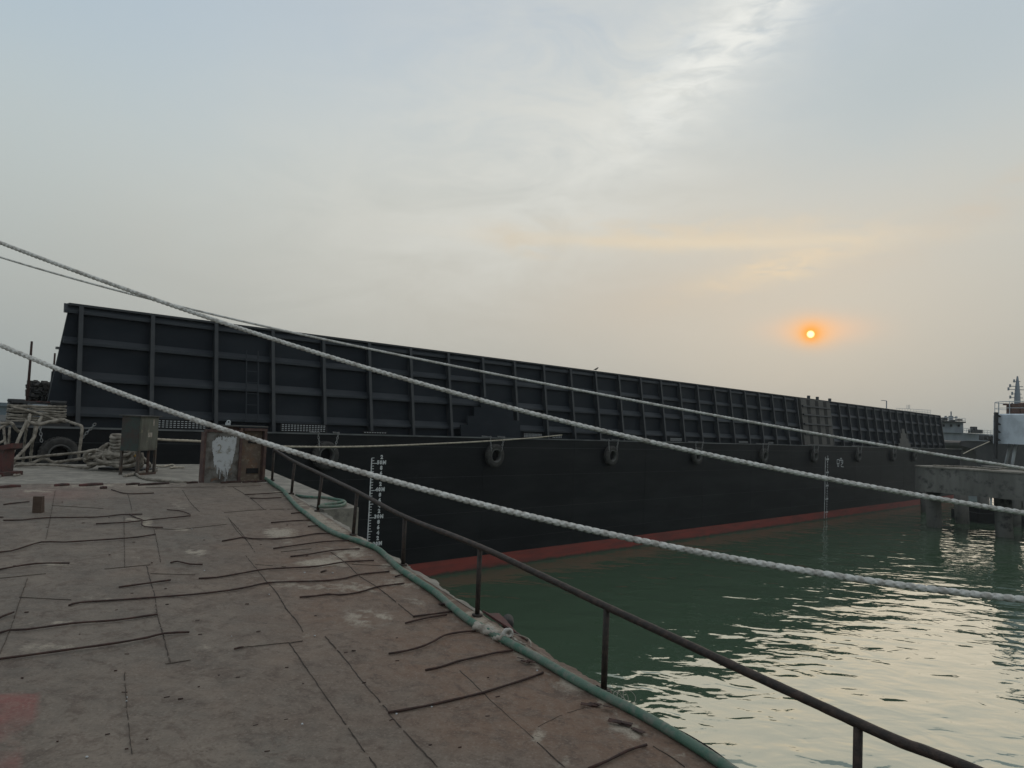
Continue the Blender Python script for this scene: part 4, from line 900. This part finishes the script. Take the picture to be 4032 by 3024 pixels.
rope('rope', [Vector((f0.x, f0.y, 4.5))+fd*a+bk*b2+Vector((0, 0, c2)) for a, b2, c2 in ((1,1,0),(3,2,.05),(5,1.2,.05),(6,1.5,.3),(6.6,1,.1),(7.5,1.6,.1),(9,.8,.0))], .06, M['ropeold'], 'dark rope lying along the top of the concrete pier', step=.06, sp=.2)

# round white control room on legs, with railing, mast and stair
Dt = 58.0; tb = atd(4075, 1748, Dt); ctr = Vector((tb.x, tb.y, 4.46)); Rt = (4075-3937)/FPX*Dt
tw = empty('control_room', ctr); tag(tw, 'white round control room raised on legs above the concrete pier', 'control room')
zb_, zt_ = (atd(3990, 1749, Dt).z-4.46), (atd(3990, 1631, Dt).z-4.46)
k = MB(); k.lathe([(0, -.6), (Rt+.8, -.6), (Rt+.8, -.01), (0, -.01)], n=40); k.build('base_slab', M['wall'], tw)
for a in (.6, 2.0, 3.6, 5.1):
    k = MB(); k.tube([(Rt*.9*math.cos(a), Rt*.9*math.sin(a), -6), (Rt*.9*math.cos(a), Rt*.9*math.sin(a), -.6)], .35, 14); k.build('pile', M['wall'], tw, smooth=True)
k = MB(); k.lathe([(0, zb_), (Rt, zb_), (Rt, zt_-.1), (Rt-.12, zt_), (0, zt_)], n=64); k.build('drum', M['drum'], tw, smooth=False)
k = MB()
k.torus((0, 0, zt_+.95), Rt-.1, .03, n=48, m=6); k.torus((0, 0, zt_+.45), Rt-.1, .02, n=48, m=6)
for q in range(14): a = 2*PI*q/14+.3; k.tube([((Rt-.1)*math.cos(a), (Rt-.1)*math.sin(a), zt_), ((Rt-.1)*math.cos(a), (Rt-.1)*math.sin(a), zt_+.95)], .028, 6)
k.build('guard_rail', M['wsteel'], tw)
for a in (3.3, 4.0, 5.2, 1.0, 2.2): 
    k = MB(); k.tube([(Rt*.75*math.cos(a), Rt*.75*math.sin(a), 0), (Rt*.62*math.cos(a), Rt*.62*math.sin(a), zb_)], .12, 10); k.build('leg', M['wsteel'], tw, smooth=True)
k = MB()
rh = random.Random(5)
k.box((-Rt*.55, -.6, zt_), (Rt*.6, .7, zt_+.55)); k.box((-Rt*.75, -.5, zt_+.0), (-Rt*.45, .3, zt_+.75)); k.box((-Rt*.9, -.2, zt_+.68), (-Rt*.4, .1, zt_+.82)); k.lathe([(0, zt_+.55), (.7, zt_+.6), (.75, zt_+.8), (.4, zt_+.95), (0, zt_+1.0)], c=(-Rt*.25, 0, 0), n=14)
for q in range(14): x, y = rh.uniform(-Rt*.8, Rt*.6), rh.uniform(-.7, .7); k.box((x, y, zt_), (x+.2, y+.2, zt_+rh.uniform(.2, .8)))
k.build('roof_machinery', M['brown'], tw)
k = MB(); mx_ = (4022-4075)/FPX*Dt; mt = atd(4022, 1478, Dt).z-4.46
k.tube([(mx_, .5, zt_), (mx_, .5, zt_+1.6), (mx_, .5, mt-.6), (mx_, .5, mt)], [.26, .2, .13, .05], 10)
for z, w in ((mt-.45, .3), (mt-.85, .62), (mt-1.1, .75), (mt-1.45, .45), (mt-1.75, .6), (mt-2.3, .45)):
    k.box((mx_-w, .46, z), (mx_+w*.7, .54, z+.05)); k.box((mx_-w, .44, z-.06), (mx_-w+.08, .56, z+.18))
k.build('mast', M['navy'], tw)
k = MB(); xl = (3916-4075)/FPX*Dt; xr = (3937-4075)/FPX*Dt
for x in (xl, xl+.16): k.box((x, -.1, .6), (x+.07, .1, zt_+.1))
for q in range(4): z = 2.0+q*.62; k.add([(xl+.1, -.1, z+.35), (xr+.25, -.1, z-.1), (xr+.25, .3, z-.1), (xl+.1, .3, z+.35), (xl+.1, -.1, z+.31), (xr+.25, -.1, z-.16), (xr+.25, .3, z-.16), (xl+.1, .3, z+.31)], [(0,1,2,3),(7,6,5,4),(0,4,5,1),(1,5,6,2),(2,6,7,3),(3,7,4,0)])
k.build('outside_stair', M['navyd'], tw)
k = MB()
wr0 = (3955-4075)/FPX*Dt
for z in (.75, 1.35-.6+.75): k.tube([(wr0, -Rt*.9, z), (Rt, -Rt*.9, z)], .03, 6)
k.tube([(wr0, -Rt*.9, .3), (Rt, -Rt*.9, .3)], .03, 6)
for x in np.arange(wr0+.6, Rt, 1.2): k.tube([(x, -Rt*.9, 0), (x, -Rt*.9, 1.5)], .03, 6)
k.build('deck_rail', M['wsteel'], tw)

# ------------------------------------------------------------------ vessels behind
def vessel_box(k, x0, x1, y0, y1, D, depth, mi=0):
    """block from photo columns x0..x1 between rows y0 (top) and y1 (bottom) at distance D, of real depth"""
    a, c = atd(x0, y1, D), atd(x1, y1, D); zt = atd((x0+x1)/2, y0, D).z; zb = atd((x0+x1)/2, y1, D).z
    k.box((a.x, a.y, zb), (c.x, a.y+depth, zt), mi)
Dg = 118.0; gx = atd(3780, 1750, Dg)
gs = empty('grey_ship', (gx.x, gx.y, 0)); tag(gs, 'grey workboat with square wheelhouse and railed roof beyond the barge stern', 'ship'); ivg = Matrix.Translation(-Vector(gs.location))
def gb(k, name, m, par=gs, iv_=ivg): o = k.build(name, m); o.data.transform(iv_); o.parent = par; return o
k = MB(); a, c = atd(3640, 1700, Dg), atd(3935, 1712, Dg); k.add([(a.x, a.y, -.5), (c.x-3, a.y, -.5), (c.x+1.0, a.y, atd(3915, 1712, Dg).z), (a.x, a.y, atd(3780, 1702, Dg).z), (a.x, a.y+9, -.5), (c.x-3, a.y+9, -.5), (c.x+1.0, a.y+9, atd(3915, 1712, Dg).z), (a.x, a.y+9, atd(3780, 1702, Dg).z)], [(0,1,2,3), (7,6,5,4), (0,4,5,1), (1,5,6,2), (2,6,7,3), (3,7,4,0)]); gb(k, 'hull', M['navy'])
k = MB(); vessel_box(k, 3700, 3793, 1664, 1704, Dg-.5, 7); gb(k, 'wheelhouse', M['navy'])
for xx in (3700, 3712, 3742, 3772):
    k = MB(); vessel_box(k, xx, xx+8, 1671, 1680, Dg-.6, .05); gb(k, 'window', M['black'])
k = MB(); vessel_box(k, 3697, 3803, 1658, 1663.6, Dg-1.2, 8); gb(k, 'roof', M['navyd'])
def fence(k, x0, x1, y0, y1, D, n, r=.03, slope=0.0):
    P = lambda x, y: atd(x, y+slope*(x-x0), D)
    for y in (y0, (y0+y1)/2): k.tube([P(x0, y), P(x1, y)], r, 5)
    for i in range(n+1): x = x0+(x1-x0)*i/n; k.tube([P(x, y0), P(x, y1)], r, 5)
k = MB(); fence(k, 3702, 3801, 1643, 1658, Dg-1, 8, .035, .05); fence(k, 3793, 3915, 1686, 1702, Dg-1, 9, .035, .09); gb(k, 'guard_rail', M['wsteel'])
k = MB(); p = atd(3745, 1620, Dg); q = atd(3745, 1660, Dg); k.tube([p, q], .1, 6); k.box((p.x-.8, p.y, p.z-1.0), (p.x+.8, p.y+.1, p.z-.9)); k.box((p.x-.3, p.y-.1, q.z), (p.x+.3, p.y+.2, q.z+.9))
k.box((p.x-1.0, p.y-.05, p.z-1.1), (p.x-.7, p.y+.1, p.z-.75)); k.box((p.x+.7, p.y-.05, p.z-1.1), (p.x+1.0, p.y+.1, p.z-.75)); gb(k, 'mast', M['navy'])
for x0, x1, y0, y1 in ((3718, 3732, 1645, 1656), (3755, 3762, 1654, 1659), (3778, 3790, 1650, 1657), (3838, 3848, 1680, 1692), (3830, 3870, 1692, 1706)):
    k = MB(); vessel_box(k, x0, x1, y0, y1, Dg-1.5, 1.2); gb(k, 'deck_gear', M['navyd'])
k = MB(); vessel_box(k, 3700, 3743, 1737, 1762, 100, 4); vessel_box(k, 3743, 3765, 1750, 1764, 100, 4); o = k.build('deck_machinery', M['brown']); tag(o, 'brown deck machinery just past the barge stern', 'machinery')
k = MB(); fence(k, 3742, 3770, 1756, 1768, 99, 4, .05); o = k.build('white_railing', M['wsteel']); tag(o, 'short white railing beside the brown deck machinery', 'railing')
# dark workboat bow in front of it
Dk = 84.0; dx_ = atd(3860, 1800, Dk)
db = empty('dark_boat', (dx_.x, dx_.y, 0)); tag(db, 'dark flat-bowed boat moored behind the concrete pier', 'boat'); ivd = Matrix.Translation(-Vector(db.location))
k = MB(); sec = []
outl = [(3779, 1745), (3783, 1739), (3800, 1736), (4200, 1752), (4200, 1900), (3850, 1900), (3846, 1800), (3842, 1776), (3815, 1762), (3784, 1755)]
fr = [atd(x, y, Dk) for x, y in outl]; n = len(fr)
fr = [Vector((p.x, dx_.y, max(-.4, p.z))) for p in fr]
k.add([tuple(p) for p in fr]+[(p.x+2, p.y+9, p.z) for p in fr], [tuple(range(n))[::-1], tuple(range(n, 2*n))]+[(i, (i+1) % n, (i+1) % n+n, i+n) for i in range(n)])
gb(k, 'hull', M['navyd'], db, ivd)
k = MB(); k.tube([atd(3783, 1737.5, Dk-.1), atd(3810, 1735, Dk-.1), atd(4000, 1744, Dk-.1)], .05, 6); gb(k, 'rubbing_strake', M['edge'], db, ivd)
for x, y, r in ((3905, 1727, .24), (3890, 1724, .2)):
    p = atd(x, y, Dk-.2); k = MB(); k.torus(p, r, .09, ax=(0, 1, 0), n=18, m=8); gb(k, 'tyre', M['rubber'], db, ivd)
k = MB(); vessel_box(k, 3876, 3888, 1714, 1734, Dk, 1); vessel_box(k, 3912, 3930, 1722, 1738, Dk, 1); vessel_box(k, 3920, 3940, 1728, 1742, Dk-1, 1); gb(k, 'deck_gear', M['navyd'], db, ivd)
rope('mooring_rope', [atd(3792, 1787, 75), atd(3830, 1768, 77), atd(3895, 1739, 80)], .05, M['ropetan'], 'short light rope rising to the dark boat behind the pier', step=.06, sp=.4)
# ship hidden behind the wall: only its railed roof and a lamp post show
k = MB(); Dr = 125.0; fence(k, 3530, 3664, 1607, 1624, Dr, 12, .03, .06)
fr_ = empty('far_ship', atd(3600, 1640, Dr)); tag(fr_, 'distant ship whose railed pale roof shows above the hold wall', 'ship'); ivf = Matrix.Translation(-Vector(fr_.location))
gb(k, 'guard_rail', M['wsteel'], fr_, ivf)
k = MB(); a, c = atd(3535, 1626, Dr), atd(3664, 1631, Dr); k.box((a.x, a.y, 4), (c.x, a.y+8, c.z)); gb(k, 'deckhouse', M['brown'], fr_, ivf)
k = MB(); 
for x in (3571, 3577, 3582): k.tube([atd(x, 1594, Dr), atd(x, 1610, Dr)], .04, 5)
gb(k, 'aerial', M['wsteel'], fr_, ivf)
k = MB(); p, q = atd(3489, 1578, 140), atd(3490, 1640, 140); k.tube([(q.x, q.y, 0), (q.x, q.y, p.z)], .10, 8); k.tube([(q.x, q.y, p.z), (q.x-.7, q.y, p.z+.05)], .05, 6); k.box((q.x-1.0, q.y-.1, p.z-.02), (q.x-.4, q.y+.1, p.z+.08))
o = k.build('street_lamp', M['navy'], loc=(q.x, q.y, 0)); tag(o, 'slim far lamp post with its arm to the left above the hold wall', 'lamp post')
# bird on the wall
bp_ = hullpt(onhull(2345, 1456, -1.44)[0], -1.42, TOP+.03); k = MB()
k.tube([(-.16, 0, .05), (-.08, 0, .075), (0, 0, .105), (.07, 0, .14), (.105, 0, .18), (.14, 0, .19), (.175, 0, .18)], [.006, .02, .045, .042, .026, .028, .004], 10)
for y in (-.015, .015): k.tube([(.0, y, 0), (.005, y, .08)], .004, 5)
o = k.build('bird', M['coal'], smooth=True); o.location = bp_; o.rotation_euler = (0, 0, .5); tag(o, 'small dark bird perched on the top edge of the hold wall', 'bird')
k = MB(); a, c = atd(-900, 1588, 120), atd(140, 1588, 120); k.box((a.x, a.y, -1), (c.x, a.y+4, 6.1)); k.box((a.x, a.y-.4, 5.6), (c.x+.2, a.y-.01, 6.2))
o = k.build('sea_wall', M['seaw']); tag(o, 'flat blue-grey sea wall at the left edge behind the wound rope', 'sea wall')
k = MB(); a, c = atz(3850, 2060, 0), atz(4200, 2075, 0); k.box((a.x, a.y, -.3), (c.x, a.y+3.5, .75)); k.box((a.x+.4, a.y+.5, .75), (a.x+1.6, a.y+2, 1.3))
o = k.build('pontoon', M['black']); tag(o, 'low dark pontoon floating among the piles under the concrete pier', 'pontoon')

# ------------------------------------------------------------------ haze
hm = bpy.data.materials.new('haze_air'); hm.use_nodes = True; nt = hm.node_tree; nt.nodes.clear()
pv = nt.nodes.new('ShaderNodeVolumePrincipled'); pv.inputs['Color'].default_value = (.76, .80, .84, 1); pv.inputs['Density'].default_value = .00038; pv.inputs['Anisotropy'].default_value = .2
out = nt.nodes.new('ShaderNodeOutputMaterial'); nt.links.new(pv.outputs[0], out.inputs['Volume'])
k = MB(); k.box((-1120, -1120, -2.6), (1120, 1120, 22)); hz = k.build('haze', hm); tag(hz, None, None, kind='stuff')
